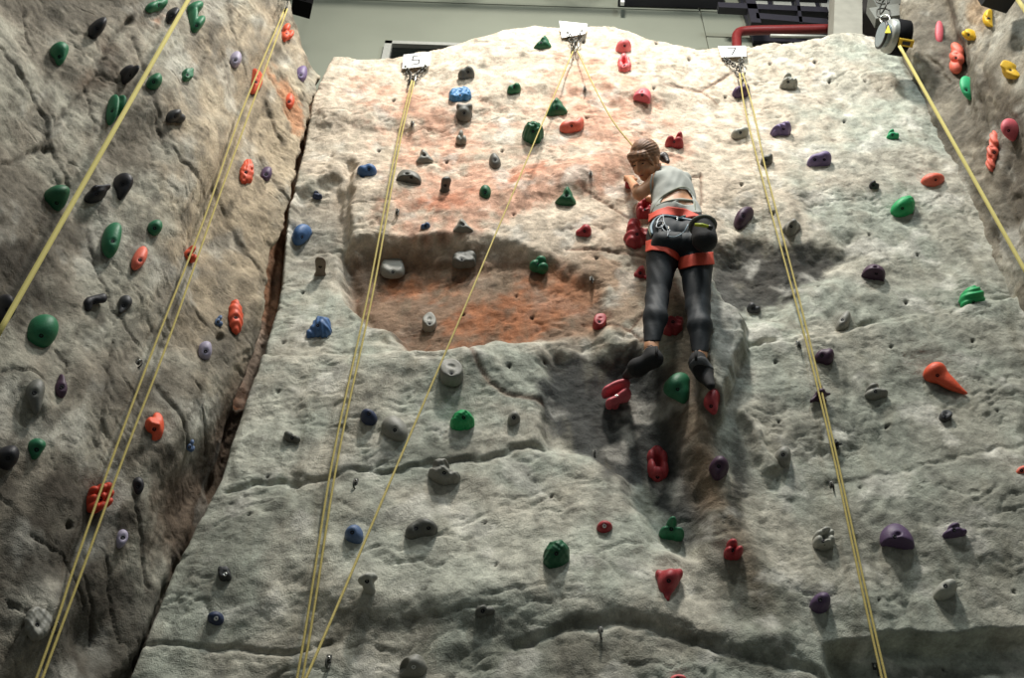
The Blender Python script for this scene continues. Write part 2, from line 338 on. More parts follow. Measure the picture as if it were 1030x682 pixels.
# -- left wall ---------------------------------------------------------
aL = math.radians(50)
jl = at(300, 250, D)[0] - .16
LEFT = Wall('wall_left', (jl, D, 0), (-math.cos(aL), -math.sin(aL), 0), (math.sin(aL), -math.cos(aL), 0))
GAP = [(336, 70), (325, 80), (314, 112), (303, 150), (294, 185), (285, 212), (277, 247), (269, 268), (267, 288), (261, 332), (250, 373), (236, 404), (300, 400), (330, 260), (360, 100)]
LCR = [([(0, 48), (28, 80), (50, 118), (57, 140), (75, 185)], 2.4), ([(0, 165), (28, 152), (50, 142), (68, 110), (98, 78), (112, 40), (132, 18)], 2.2), ([(133, 40), (140, 68), (150, 110), (166, 158)], 1.5),
       ([(232, -5), (236, 28), (247, 52), (252, 70)], 1.2), ([(28, 0), (38, 52)], 1.2), ([(100, 70), (118, 82), (120, 95)], 1.3), ([(92, 85), (99, 130)], 1.1),
       ([(96, 225), (103, 258), (118, 310), (140, 345)], 1.3), ([(150, 395), (165, 425), (180, 455)], 2.0), ([(186, 395), (196, 430), (212, 455)], 1.3), ([(190, 310), (203, 332)], 1.4),
       ([(118, 340), (105, 400), (98, 450)], 1.6), ([(85, 580), (100, 610), (110, 640)], 1.3), ([(110, 560), (118, 600), (130, 645)], 1.3), ([(0, 375), (30, 372), (40, 382)], 1.6),
       ([(215, 190), (240, 250), (262, 290)], 2.5), ([(262, 160), (275, 195), (290, 215)], 2), ([(170, 150), (190, 175), (205, 200)], 1.3), ([(30, 540), (60, 560), (90, 610)], 1.3),
       ([(0, 600), (25, 620), (10, 660)], 1.8), ([(60, 350), (70, 365), (66, 375)], 1.3), ([(270, 100), (280, 130), (285, 145)], 1.3), ([(130, 500), (145, 560), (155, 590)], 1.6)]
def left_h(px, py, S, Z):
    h = .09 * fbm(S * .9, Z * .6, 2, 103) + .035 * fbm(S * 2.2, Z * 1.5, 3, 105) + .010 * fbm(S * 7, Z * 5, 4, 108)
    wx = px + 6 * fbm(S * 3, Z * 3, 3, 121); wy = py + 6 * fbm(S * 3 + 5, Z * 3, 3, 122)
    h -= .20 * polymask(px + 3 * fbm(S * 6, Z * 6, 2, 130), py, GAP, 4)
    h -= .14 * polymask(wx, wy, [(255, 370), (240, 430), (225, 490), (180, 570), (160, 640), (110, 700), (170, 700), (260, 480)], 16)
    h -= .10 * ell(px, py, 215, 480, 30, 60, 30) + .10 * ell(px, py, 95, 640, 26, 34) - .10 * ell(px, py, 175, 420, 34, 70, 20)
    h += .10 * ell(px, py, 40, 620, 30, 40, 10) + .08 * ell(px, py, 285, 200, 20, 90, 12)
    h += .07 * ell(px, py, 35, 400, 12, 26, -15) + .10 * ell(px, py, 245, 260, 26, 80, 10) - .07 * ell(px, py, 20, 150, 40, 34, 0)
    for L, w in LCR: h -= .020 * np.exp(-(segdist(px + 3 * fbm(S * 9, Z * 9, 2, 131), py + 3 * fbm(S * 9, Z * 9 + 3, 2, 133), L) / (w * .75)) ** 2)
    h += pits(px, py, [(53, 145, 4, .05), (130, 22, 4, .05), (214, 345, 4, .04), (68, 530, 4, .04), (139, 364, 3, .03)])
    h += creases(S, Z, 211, 1.15, 1.25) + .004 * fbm(S * 22, Z * 22, 3, 171)
    return h
def left_c(px, py, S, Z, h):
    n = fbm(S * 1.4, Z * 1.1, 4, 140); n2 = fbm(S * 4, Z * 3, 4, 144); n3 = fbm(S * 11, Z * 9, 4, 147)
    c = np.ones(px.shape + (3,)) * lin('#8a8376')
    c = mixc(c, lin('#5d584f'), .75 * sst(-.15, .45, n)); c = mixc(c, lin('#a3a295'), .6 * sst(-.05, .5, -n))
    c = mixc(c, lin('#b8a78d'), .7 * sst(.2, .9, ell(px, py, 250, 180, 90, 190, 12) + .3 * n2))
    c = mixc(c, lin('#c07a4c'), .55 * sst(.5, 1.1, ell(px, py, 285, 90, 10, 40, -22) + ell(px, py, 296, 120, 8, 22, -10) + ell(px, py, 160, 20, 12, 20) * .7 + .4 * n3))
    c = mixc(c, lin('#5e4c3e'), .75 * sst(.3, .9, ell(px, py, 200, 520, 70, 90, 30) + ell(px, py, 245, 420, 22, 70, 15) + ell(px, py, 110, 60, 22, 50, 30) * .7 + ell(px, py, 40, 470, 60, 60) * .5 + .4 * n2))
    c = mixc(c, lin('#3d3933'), .8 * sst(.25, .8, ell(px, py, 30, 260, 60, 60) * .8 + ell(px, py, 60, 540, 110, 130) * .7 + ell(px, py, 110, 640, 70, 50) + .5 * n2))
    c = mixc(c, lin('#8d5c3c'), .75 * polymask(px, py, GAP, 5))
    c = mixc(c, lin('#b9b7ad'), .45 * sst(.2, .7, fbm(S * 3, Z * 2, 4, 155)) + .5 * ell(px, py, 37, 622, 24, 30) + .4 * ell(px, py, 190, 445, 10, 24) )
    c = mixc(c, lin('#4a443b'), .5 * sst(.15, .7, fbm(S * 8, Z * 3, 4, 157)))
    for L, w in LCR: c = mixc(c, lin('#3b352d'), .5 * np.exp(-(segdist(px, py, L) / (w + .6)) ** 2))
    return c
LT = LEFT.pts([(330, 78), (322, 72), (313, 60), (306, 45), (299, 20), (292, -6), (286, -60)])
LT = LT[np.argsort(LT[:, 0])]
S = np.linspace(-.75, 3.3, 330)[None, :] * np.ones((720, 1)); tv = np.linspace(0, 1, 720)[:, None]
zt = np.interp(S, LT[:, 0], LT[:, 1]); zt = np.where(S < LT[0, 0], LT[0, 1], zt); zt = np.minimum(zt, 12.9)
LEFT.build(S, 2.8 + (zt - 2.8) * tv, left_h, left_c)

# -- right wall --------------------------------------------------------
jr = at(935, 115, D)[0]
uR = np.array([.42, -.9075, 0]); RIGHT = Wall('wall_right', (jr, D, 0), uR, (-.9075, -.42, 0))
RCR = [([(930, -5), (940, 30), (958, 60), (950, 90)], 2), ([(938, 60), (942, 68), (946, 80)], 1.3), ([(985, 100), (992, 140), (985, 175)], 2.2), ([(1000, 0), (990, 60), (1000, 110)], 2), ([(1012, 150), (1008, 200), (1020, 240)], 2)]
def right_h(px, py, S, Z):
    h = .09 * fbm(S * 1.1, Z * .7, 2, 303) + .03 * fbm(S * 2.6, Z * 2, 3, 305) + .009 * fbm(S * 8, Z * 6, 4, 308)
    h += .10 * ell(px, py, 930, 60, 14, 70, -8) - .10 * ell(px, py, 953, 40, 9, 50, -14) - .08 * ell(px, py, 1020, 190, 14, 60)
    for L, w in RCR: h -= .03 * np.exp(-(segdist(px + 3 * fbm(S * 9, Z * 9, 2, 331), py, L) / (w * 1.3)) ** 2)
    return h + creases(S, Z, 411, 1.3, 1.2) + .004 * fbm(S * 22, Z * 22, 3, 371)
def right_c(px, py, S, Z, h):
    n = fbm(S * 1.6, Z * 1.2, 4, 340); n2 = fbm(S * 4, Z * 3, 4, 344)
    c = np.ones(px.shape + (3,)) * lin('#857e70')
    c = mixc(c, lin('#5f5a51'), .7 * sst(-.1, .5, n)); c = mixc(c, lin('#a09e92'), .6 * sst(-.05, .5, -n))
    c = mixc(c, lin('#b08f6a'), .5 * sst(.4, .9, ell(px, py, 980, 10, 16, 30) + .3 * n2))
    c = mixc(c, lin('#4e463c'), .6 * sst(.3, .9, ell(px, py, 1015, 150, 26, 90) + ell(px, py, 958, 20, 8, 50, -14) + .4 * n2))
    return mixc(c, lin('#b9b7ad'), .4 * sst(.2, .7, fbm(S * 4, Z * 2.5, 4, 355)))
RE = RIGHT.pts([(925, 90), (911, 62), (911, 40), (913, 0), (916, -60)]); RE = RE[np.argsort(RE[:, 1])]
tv = np.linspace(0, 1, 520)[:, None]; Z = 4.5 + (12.9 - 4.5) * tv
sl = np.interp(Z, RE[:, 1], RE[:, 0]); sl = sl - .55 * sst(0, 1.6, RE[0, 1] - Z)
S = sl + (2.6 - sl) * np.linspace(0, 1, 240)[None, :]
RIGHT.build(S, Z * np.ones_like(S), right_h, right_c)

# -- plain lower walls, floor, building shell ----------------------------
def boxmesh(lo, hi):
    x0, y0, z0 = lo; x1, y1, z1 = hi
    v = [(x0, y0, z0), (x1, y0, z0), (x1, y1, z0), (x0, y1, z0), (x0, y0, z1), (x1, y0, z1), (x1, y1, z1), (x0, y1, z1)]
    f = [(0, 3, 2, 1), (4, 5, 6, 7), (0, 1, 5, 4), (1, 2, 6, 5), (2, 3, 7, 6), (3, 0, 4, 7)]
    return v, f
def box(name, lo, hi, m, parent=None, **k):
    v, f = boxmesh(lo, hi); return mesh_obj(name, v, f, m, parent, smooth=False, **k)
# ------------------------------------------------------------------ building behind
M_panel = mat('grey_green_panel', '#7f8477', .8, scale=1.2, var=.06)
M_dark = mat('dark_steel', '#23222b', .5, scale=20); M_black = mat('black_plastic', '#17181a', .45)
M_greyb = mat('grey_concrete_beam', '#8b8a80', .85, scale=6, bump=.3); M_brown = mat('brown_grey_render', '#6a5f58', .85, scale=5)
M_redp = mat('dark_red_paint', '#6d2222', .4, scale=30); M_steel = mat('zinc_steel', '#b9b9b2', .35, .9, var=.1)
M_white = mat('white_card', '#e8e8e6', .6, var=.02); M_glass = mat('dark_glazing', '#101312', .15, scale=3)
M_lgrey = mat('light_grey_metal', '#a8aaa4', .5, .2)
YB = 6.6
def P3(px, py, Y): return at(px, py, Y)
# back wall of the hall, made of upright sheets with real gaps between them
x0 = P3(705, 20, YB)[0]
zb0, zb1 = 9.0, 17.5
o = box('wall_building', (-6.5, YB + .03, 0), (7.5, YB + .15, zb1), M_panel); tag(o, kind='structure')
o = box('floor', (-6.5, -6, -.1), (7.5, YB + .1, 0), mat('floor_mats', '#55564f', .8, scale=3)); tag(o, kind='structure')
o = box('ceiling', (-6.5, -6, 17.5), (7.5, YB + .1, 17.6), mat('ceiling_sheet', '#8f928a', .8)); tag(o, kind='structure')
seam_z = [P3(x, y, YB)[2] for x, y in ((640, 42), (640, 27), (500, -30), (500, -75))]
zs = sorted([9.0] + [P3(600, 33, YB)[2], P3(600, 8, YB)[2]] + [17.4])
xs = [-6.4, P3(707, 25, YB)[0], P3(752, 25, YB)[0], 7.4]
for j in range(3):
    for i in range(3):
        if i == 0 and j < 2: continue
        b = box('trim_%d' % (j * 3 + i), (xs[i] + .012, YB, zs[j] + .012), (xs[i + 1] - .012, YB + .028, zs[j + 1] - .012), M_panel); tag(b, kind='structure')
b = box('trim_10', (xs[0], YB, zs[0]), (xs[1] - .012, YB + .028, zs[2] - .012), M_panel); tag(b, kind='structure')
# window strip behind the wall top
a = P3(388, 47, YB); c = P3(472, 75, YB)
w = empty('window_1', (a[0], YB, a[2])); tag(w, kind='structure')
W0, W1, Zt, Zb_ = a[0], c[0], a[2], c[2] - .4
box('window_pane', (W0 + .08, YB - .03, Zb_), (W1, YB - .015, Zt - .06), M_glass, w)
for lo, hi in (((W0, YB - .09, Zb_), (W0 + .09, YB, Zt)), ((W0, YB - .09, Zt - .07), (W1 + .1, YB, Zt)), ((W1, YB - .09, Zb_), (W1 + .1, YB, Zt))):
    box('window_frame', lo, hi, M_lgrey, w)
# steelwork up to the right
def tube(name, pts, r, m, parent=None, n=10, loc=None, closed=False, cap=True):
    pts = [np.array(p, float) for p in pts]; V = []; Fc = []; N = len(pts)
    t0 = pts[1] - pts[0]; up = np.array([0, 0, 1.0]) if abs(t0[2]) < .9 * np.linalg.norm(t0) else np.array([1.0, 0, 0])
    rr = r if hasattr(r, '__len__') else [r] * N
    for i in range(N):
        if closed: t = pts[(i + 1) % N] - pts[i - 1]
        else: t = pts[min(i + 1, N - 1)] - pts[max(i - 1, 0)]
        t = t / (np.linalg.norm(t) + 1e-12); s = np.cross(t, up); s /= (np.linalg.norm(s) + 1e-12); up2 = np.cross(s, t); up = up2
        for k in range(n):
            a = 2 * math.pi * k / n; V.append(pts[i] + rr[i] * (math.cos(a) * s + math.sin(a) * up2))
    M = N if closed else N - 1
    for i in range(M):
        for k in range(n):
            j = (i + 1) % N; Fc.append((i * n + k, i * n + (k + 1) % n, j * n + (k + 1) % n, j * n + k))
    if cap and not closed: Fc.append(tuple(range(n))[::-1]); Fc.append(tuple((N - 1) * n + k for k in range(n)))
    if name is None: return V, Fc
    return mesh_obj(name, V, Fc, m, parent, loc=loc)
def smooth_path(P, k=6):
    P = [np.array(p, float) for p in P]; out = []
    Q = [2 * P[0] - P[1]] + P + [2 * P[-1] - P[-2]]
    for i in range(1, len(Q) - 2):
        for j in range(k):
            t = j / k; a, b, c, d = Q[i - 1:i + 3]
            out.append(.5 * (2 * b + (c - a) * t + (2 * a - 5 * b + 4 * c - d) * t * t + (-a + 3 * b - 3 * c + d) * t ** 3))
    out.append(P[-1]); return out
def merge(parts):
    V = []; Fc = []
    for v, f in parts:
        n = len(V); V += [tuple(x) for x in v]; Fc += [tuple(i + n for i in q) for q in f]
    return V, Fc
def obox(c, ax, ay, az):
    c = np.array(c, float); V = [c + i * ax + j * ay + k * az for k in (-1, 1) for j in (-1, 1) for i in (-1, 1)]
    return V, [(0, 2, 3, 1), (4, 5, 7, 6), (0, 1, 5, 4), (1, 3, 7, 5), (3, 2, 6, 7), (2, 0, 4, 6)]
def beam(name, p, q, w, h, m, parent=None, loc=None):
    p = np.array(p, float); q = np.array(q, float); d = q - p; L = np.linalg.norm(d); d /= L
    s = np.cross(d, [0, 0, 1.0]); s = s / np.linalg.norm(s) if np.linalg.norm(s) > .01 else np.array([1.0, 0, 0]); u = np.cross(s, d)
    V, Fc = obox((p + q) / 2, d * L / 2, s * w / 2, u * h / 2)
    return mesh_obj(name, V, Fc, m, parent, smooth=False, loc=loc)
Y2 = 6.0
g = empty('roof_truss', P3(725, 10, Y2)); tag(g, 'dark navy steel truss above the red pipe, top right', 'truss')
for p, q, wd in (((722, -6), (832, -2), .10), ((722, 8), (832, 13), .13), ((760, 19), (832, 25), .14), ((752, -6), (760, 26), .12), ((800, -8), (805, 26), .04)):
    beam('steel_bar', P3(*p, Y2), P3(*q, Y2), .09, wd, M_dark, g)
g2 = tag(empty('roof_deck', P3(790, 5, 6.35)), 'pale corrugated roof sheet seen between the dark truss bars', 'roof sheet')
for i in range(4):
    beam('roof_sheet', P3(754 + 24 * i, 4 + i, 6.35), P3(772 + 24 * i, 5 + i, 6.35), .04, .45, M_lgrey, g2)
for i in range(3):
    beam('roof_sheet', P3(776 + 22 * i, 24 + i, 6.35), P3(792 + 22 * i, 25 + i, 6.35), .04, .25, M_lgrey, g2)
beam('dark_backing', P3(748, 14, 6.5), P3(840, 16, 6.5), .05, 1.5, M_dark, g2)
o = tube('red_pipe', smooth_path([P3(743, 62, 5.8) * (1, 1, 0) + (0, 0, .02), P3(743, 62, 5.8) - (0, 0, 5), P3(743, 62, 5.8) - (0, 0, .5), P3(743, 62, 5.8) - (0, 0, .2), P3(743, 62, 5.8), P3(741, 44, 5.8), P3(742, 34, 5.8), P3(752, 31, 5.8), P3(790, 30, 5.8), P3(836, 29, 5.8)], 6), .055, M_redp, loc=P3(743, 60, 5.8), n=14)
tag(o, 'dark red pipe bending down behind the wall top, right of sign 7', 'pipe')
tag(tube('pale_conduit', [P3(775, 36, 5.75), P3(836, 37, 5.75)], .02, M_lgrey, loc=P3(775, 36, 5.75)), 'thin pale conduit running just under the dark red pipe', 'pipe')
o = beam('trim_11', P3(849, 60, 5.5), P3(851, -30, 5.5), .30, .30, M_greyb); tag(o, kind='structure')
o = beam('trim_12', P3(885, 60, 5.8), P3(888, -30, 5.8), .05, .75, M_brown); tag(o, kind='structure')
# cable shelf in the top middle
g3 = tag(empty('cable_tray', P3(625, 2, 6.5)), 'black cable tray with a white end bracket, top middle', 'cable tray')
beam('tray', P3(622, -1, 6.5), P3(727, 2, 6.5), .16, .07, M_dark, g3)
beam('tray_rail', P3(627, -9, 6.5), P3(727, -6, 6.5), .06, .10, M_lgrey, g3)
beam('bracket', P3(626, -4, 6.4), P3(626, 4, 6.4), .05, .05, M_white, g3)
# loudspeaker just inside the top left
spk = tag(empty('loudspeaker', P3(305, 4, 6.0)), 'black loudspeaker hung above the gap between left and middle wall', 'loudspeaker')
c0 = P3(305, 0, 5.9)
V, Fc = obox(c0, np.array([.11, .03, 0]), np.array([-.03, .11, .02]), np.array([.0, -.03, .16]))
mesh_obj('cabinet', V, Fc, mat('matt_black', '#0d0d0e', .95, spec=.1), spk, smooth=False)
V, Fc = obox(c0 + np.array([.0, -.13, -.03]), np.array([.095, .0, 0]), np.array([0, .012, 0]), np.array([.0, -.0, .12]))
mesh_obj('speaker_grille', V, Fc, M_dark, spk, smooth=False)
tube('hanging_bracket', [c0 + np.array([0, 0, .1]), c0 + np.array([0, 0, .9])], .02, M_black, spk)
# overhead trusses of the hall, above the frame: they shade the building wall
for k, (za, yb) in enumerate(((14.2, 4.6), (14.6, 2.4))):
    parts = [tube(None, [(-6.4, yb, za), (7.4, yb, za)], .05, None, n=8), tube(None, [(-6.4, yb, za + .7), (7.4, yb, za + .7)], .05, None, n=8)]
    for i in range(14): parts.append(tube(None, [(-6.4 + i, yb, za), (-5.9 + i, yb, za + .7)], .03, None, n=6)); parts.append(tube(None, [(-5.9 + i, yb, za + .7), (-5.4 + i, yb, za)], .03, None, n=6))
    V, Fc = merge(parts); o = mesh_obj('trim_%d' % (20 + k), V, Fc, M_dark); tag(o, kind='structure')
# ------------------------------------------------------------------ implicit surfaces -> mesh (surface nets)
def surface_nets(f, lo, hi, n):
    """f(X,Y,Z)->values <0 inside; n = cells along the longest side"""
    lo = np.array(lo, float); hi = np.array(hi, float); st = (hi - lo).max() / n
    N = np.maximum(np.ceil((hi - lo) / st).astype(int) + 1, 3)
    ax = [lo[i] + st * np.arange(N[i]) for i in range(3)]
    X, Y, Z = np.meshgrid(*ax, indexing='ij'); G = f(X, Y, Z).astype(float)
    G[0] = np.maximum(G[0], 1e-4); G[-1] = np.maximum(G[-1], 1e-4); G[:, 0] = np.maximum(G[:, 0], 1e-4); G[:, -1] = np.maximum(G[:, -1], 1e-4); G[:, :, 0] = np.maximum(G[:, :, 0], 1e-4); G[:, :, -1] = np.maximum(G[:, :, -1], 1e-4)
    ins = G < 0; C = tuple(k - 1 for k in G.shape)
    acc = np.zeros(C + (3,)); cnt = np.zeros(C)
    for a in range(3):
        sl0 = [slice(None)] * 3; sl1 = [slice(None)] * 3; sl0[a] = slice(0, -1); sl1[a] = slice(1, None)
        g0 = G[tuple(sl0)]; g1 = G[tuple(sl1)]; cr = (g0 < 0) != (g1 < 0)
        t = np.where(cr, g0 / np.where(cr, g0 - g1, 1), 0)
        b, c = [k for k in range(3) if k != a]
        for ob in (0, 1):
            for oc in (0, 1):
                s = [slice(None)] * 3; s[b] = slice(ob, ob + C[b]); s[c] = slice(oc, oc + C[c]); s = tuple(s)
                m = cr[s]; cnt += m; acc[..., a] += t[s] * m; acc[..., b] += ob * m; acc[..., c] += oc * m
    act = cnt > 0; idx = -np.ones(C, int); idx[act] = np.arange(act.sum())
    I = np.argwhere(act); V = lo + (I + acc[act] / cnt[act][:, None]) * st
    Fs = []
    for a in range(3):
        b, c = [(1, 2), (2, 0), (0, 1)][a]
        sl0 = [slice(None)] * 3; sl1 = [slice(None)] * 3; sl0[a] = slice(0, -1); sl1[a] = slice(1, None)
        i0 = ins[tuple(sl0)]; i1 = ins[tuple(sl1)]
        for fl, m in ((False, i0 & ~i1), (True, ~i0 & i1)):
            E = np.argwhere(m); E = E[(E[:, b] > 0) & (E[:, c] > 0) & (E[:, b] < C[b]) & (E[:, c] < C[c])]
            if not len(E): continue
            def q(db, dc):
                e = E.copy(); e[:, b] -= db; e[:, c] -= dc; return idx[e[:, 0], e[:, 1], e[:, 2]]
            Q = np.stack([q(1, 1), q(0, 1), q(0, 0), q(1, 0)], 1)
            Fs.append(Q[:, ::-1] if fl else Q)
    Fs = np.concatenate(Fs) if Fs else np.zeros((0, 4), int)
    return V, Fs[(Fs >= 0).all(1)]
def smin(a, b, k):
    h = np.clip(.5 + .5 * (b - a) / k, 0, 1); return b * (1 - h) + a * h - k * h * (1 - h)
def smax(a, b, k): return -smin(-a, -b, k)
def sd_ell(X, Y, Z, c, r):
    a = (X - c[0]) / r[0]; b = (Y - c[1]) / r[1]; d = (Z - c[2]) / r[2]; q = np.sqrt(a * a + b * b + d * d) + 1e-9
    g = np.sqrt((a / r[0]) ** 2 + (b / r[1]) ** 2 + (d / r[2]) ** 2) + 1e-9
    return q * (q - 1) / g
def sd_cone(X, Y, Z, p, q, r1, r2):
    p = np.asarray(p, float); q = np.asarray(q, float); v = q - p; L = v @ v + 1e-12
    t = np.clip(((X - p[0]) * v[0] + (Y - p[1]) * v[1] + (Z - p[2]) * v[2]) / L, 0, 1)
    return np.sqrt((X - p[0] - t * v[0]) ** 2 + (Y - p[1] - t * v[1]) ** 2 + (Z - p[2] - t * v[2]) ** 2) - (r1 + (r2 - r1) * t)

# ------------------------------------------------------------------ climbing holds
# unit shapes: x right, y out of the wall, z up.  ('e',c,r) ellipsoid, ('-',c,r) scoop, ('c',p,q,r1,r2) tapered bar, ('h', n, d) keep side n.p<d
SH = {
 'dome': ([('e', (0, 0, 0), (1, 1, 1))], .05),
 'egg': ([('e', (0, 0, .05), (.85, .9, 1)), ('e', (0, .1, .35), (.7, .7, .6))], .2),
 'oval': ([('e', (0, 0, 0), (.56, .85, 1)), ('e', (.05, .1, -.2), (.5, .7, .7))], .1),
 'tear': ([('e', (0, 0, .3), (.68, .85, .68)), ('c', (0, .15, .2), (-.05, .1, -.78), .55, .24)], .3),
 'drop': ([('e', (0, 0, .25), (.95, .95, .75)), ('e', (0, 0, -.35), (.5, .6, .6))], .35),
 'wedge': ([('e', (0, .05, .3), (1, .6, .62)), ('e', (-.1, .3, -.3), (.55, .9, .6)), ('-', (.1, 1.2, .5), (.8, .5, .3))], .25),
 'jug': ([('e', (0, 0, 0), (1, .8, .75)), ('c', (-.7, .55, .35), (.7, .55, .35), .3, .3), ('-', (0, .55, .62), (.62, .45, .3))], .15),
 'twin': ([('e', (-.45, 0, .0), (.5, .9, .95)), ('e', (.45, 0, .3), (.48, .8, .62)), ('-', (.1, .9, .65), (.22, .6, .5))], .12),
 'kidney': ([('e', (-.1, 0, .6), (.85, .8, .42)), ('e', (.15, 0, -.55), (.8, .9, .5)), ('e', (-.45, 0, 0), (.42, .7, .7)), ('-', (.75, .5, .08), (.6, .6, .3))], .15),
 'point': ([('e', (-.3, 0, .1), (.65, .8, .75)), ('e', (.45, .1, -.15), (.55, .45, .45)), ('h', (0, .55, .83), .72)], .2),
 'tri': ([('c', (-.75, .1, .55), (.75, .1, .55), .22, .22), ('c', (-.7, .1, .5), (.05, .1, -.85), .25, .13), ('c', (.7, .1, .5), (.05, .1, -.85), .25, .13), ('e', (0, .1, .15), (.7, .8, .6))], .25),
 'pyr': ([('e', (0, 0, -.3), (1.05, .6, .55)), ('e', (0, .2, .3), (.5, .8, .6)), ('h', (.6, .7, .2), .62), ('h', (-.75, .6, .1), .62)], .2),
 'rock': ([('e', (-.1, 0, -.25), (.85, .7, .65)), ('e', (-.25, .2, .45), (.5, .6, .5)), ('e', (.6, .1, -.3), (.38, .5, .4)), ('-', (.35, .8, .35), (.35, .5, .35))], .12),
 'cluster': ([('e', (a * .52, .28 + .12 * ((i * 7) % 3), b * .5), (.33, .45, .3)) for i, (a, b) in enumerate([(-1, -1), (0, -1.1), (1, -.9), (-1.1, 0), (0, 0), (1.1, .1), (-.9, 1), (.1, 1.1), (.95, 1)])] + [('e', (0, 0, 0), (.85, .45, .85))], .05),
 'knob3': ([('e', (-.35, .2, -.1), (.5, .6, .5)), ('e', (.2, .3, .5), (.5, .6, .48)), ('e', (.42, .25, -.48), (.48, .6, .46)), ('e', (0, 0, 0), (.7, .4, .7))], .06),
 'clover': ([('e', (0, .3, .5), (.42, .7, .5)), ('e', (-.55, .2, -.1), (.45, .5, .5)), ('e', (.5, .25, -.45), (.48, .55, .45)), ('e', (0, .1, -.1), (.6, .55, .55))], .12),
 'disc': ([('e', (0, 0, 0), (1.05, 1.6, 1.05)), ('h', (0, 1, 0), .75), ('-', (0, .95, .05), (.45, .3, .3))], .12),
 'flat': ([('e', (0, 0, 0), (1.0, .8, .9)), ('h', (0, 1, .15), .5)], .15),
 'block': ([('e', (-.35, 0, .3), (.6, .9, .65)), ('e', (.35, 0, .3), (.6, .9, .65)), ('e', (-.3, 0, -.35), (.65, .9, .6)), ('e', (.35, 0, -.3), (.6, .9, .6)), ('h', (0, 1, 0), .7)], .12),
 'peg': ([('c', (0, 0, -.3), (.15, 1.0, .35), .45, .55), ('e', (0, 0, -.3), (.6, .3, .55))], .15),
 'horn': ([('c', (-.6, .2, .1), (.55, .75, .15), .45, .42), ('e', (-.55, 0, -.1), (.45, .5, .6)), ('-', (-.75, .7, .75), (.25, .5, .3))], .12),
 'bean': ([('e', (-.42, 0, -.12), (.66, .8, .66)), ('e', (.35, .05, .1), (.72, .9, .76)), ('-', (-.05, .95, .9), (.35, .4, .25))], .35),
 'bars': ([('c', (-.7, .45, .45), (.7, .5, .72), .33, .35), ('c', (-.62, .45, -.72), (.6, .5, -.3), .31, .34), ('c', (-.1, .1, -.5), (.1, .1, .6), .28, .28)], .06),
 'shell': ([('e', (0, 0, -.05), (1, .9, .9)), ('-', (0, .9, -.75), (.8, .4, .35))], .1),
 'half': ([('e', (0, 0, .35), (1, .9, 1.3)), ('h', (0, .1, 1), .55), ('-', (.1, .95, .2), (.18, .3, .14))], .1),
 'star': ([('e', (0, 0, 0), (.6, .8, .55)), ('c', (0, .2, 0), (-.1, .4, .9), .3, .12), ('c', (0, .2, 0), (.9, .3, .2), .3, .12), ('c', (0, .2, 0), (-.8, .2, -.7), .35, .2), ('c', (0, .2, 0), (.4, .2, -.75), .35, .2)], .1),
 'long': ([('e', (-.5, .1, .35), (.5, .7, .42)), ('c', (-.45, .2, .35), (.9, .1, -.75), .42, .13), ('-', (-.1, 1.0, -.1), (.6, .3, .06))], .2),
 'cres': ([('e', (0, 0, 0), (.95, .9, .9)), ('-', (-.65, .6, -.1), (.5, .8, .5)), ('e', (.2, .2, .5), (.5, .6, .5))], .1),
 'ring': ([('e', (0, .2, .62), (.62, .55, .38)), ('e', (.55, .2, .3), (.38, .5, .45)), ('e', (.55, .2, -.35), (.4, .5, .5)), ('e', (0, .2, -.68), (.6, .55, .34)), ('e', (-.55, .2, -.35), (.4, .5, .5)), ('e', (-.55, .2, .3), (.38, .5, .45)), ('e', (0, 0, 0), (.6, .3, .7)), ('-', (0, .6, .0), (.22, .6, .3))], .05),
 'twist': ([('e', (.25, .1, .6), (.5, .6, .5)), ('e', (.0, .1, 0), (.6, .7, .5)), ('e', (-.2, .1, -.6), (.5, .6, .5)), ('-', (.75, .8, .1), (.6, .5, .1)), ('-', (-.5, .8, .25), (.6, .5, .09)), ('-', (.3, .8, -.4), (.6, .5, .1))], .08),
 'heart': ([('e', (-.5, .1, -.1), (.5, .7, .5)), ('e', (.3, .1, .55), (.4, .7, .5)), ('e', (.3, .1, -.5), (.62, .7, .5)), ('-', (-.55, .6, .85), (.5, .7, .35))], .15),
 'cone': ([('e', (-.25, .1, 0), (.75, .8, .85)), ('e', (.5, .05, .0), (.6, .4, .5))], .4),
 'vee': ([('e', (-.45, .1, -.1), (.6, .7, .6)), ('e', (.6, .1, .3), (.42, .7, .75)), ('-', (.05, .7, .95), (.3, .7, .4)), ('e', (.05, .1, -.1), (.6, .7, .45))], .25),
 'mush': ([('e', (0, .55, .25), (1, .4, .62)), ('c', (0, 0, -.5), (0, .5, .1), .6, .6)], .1),
}
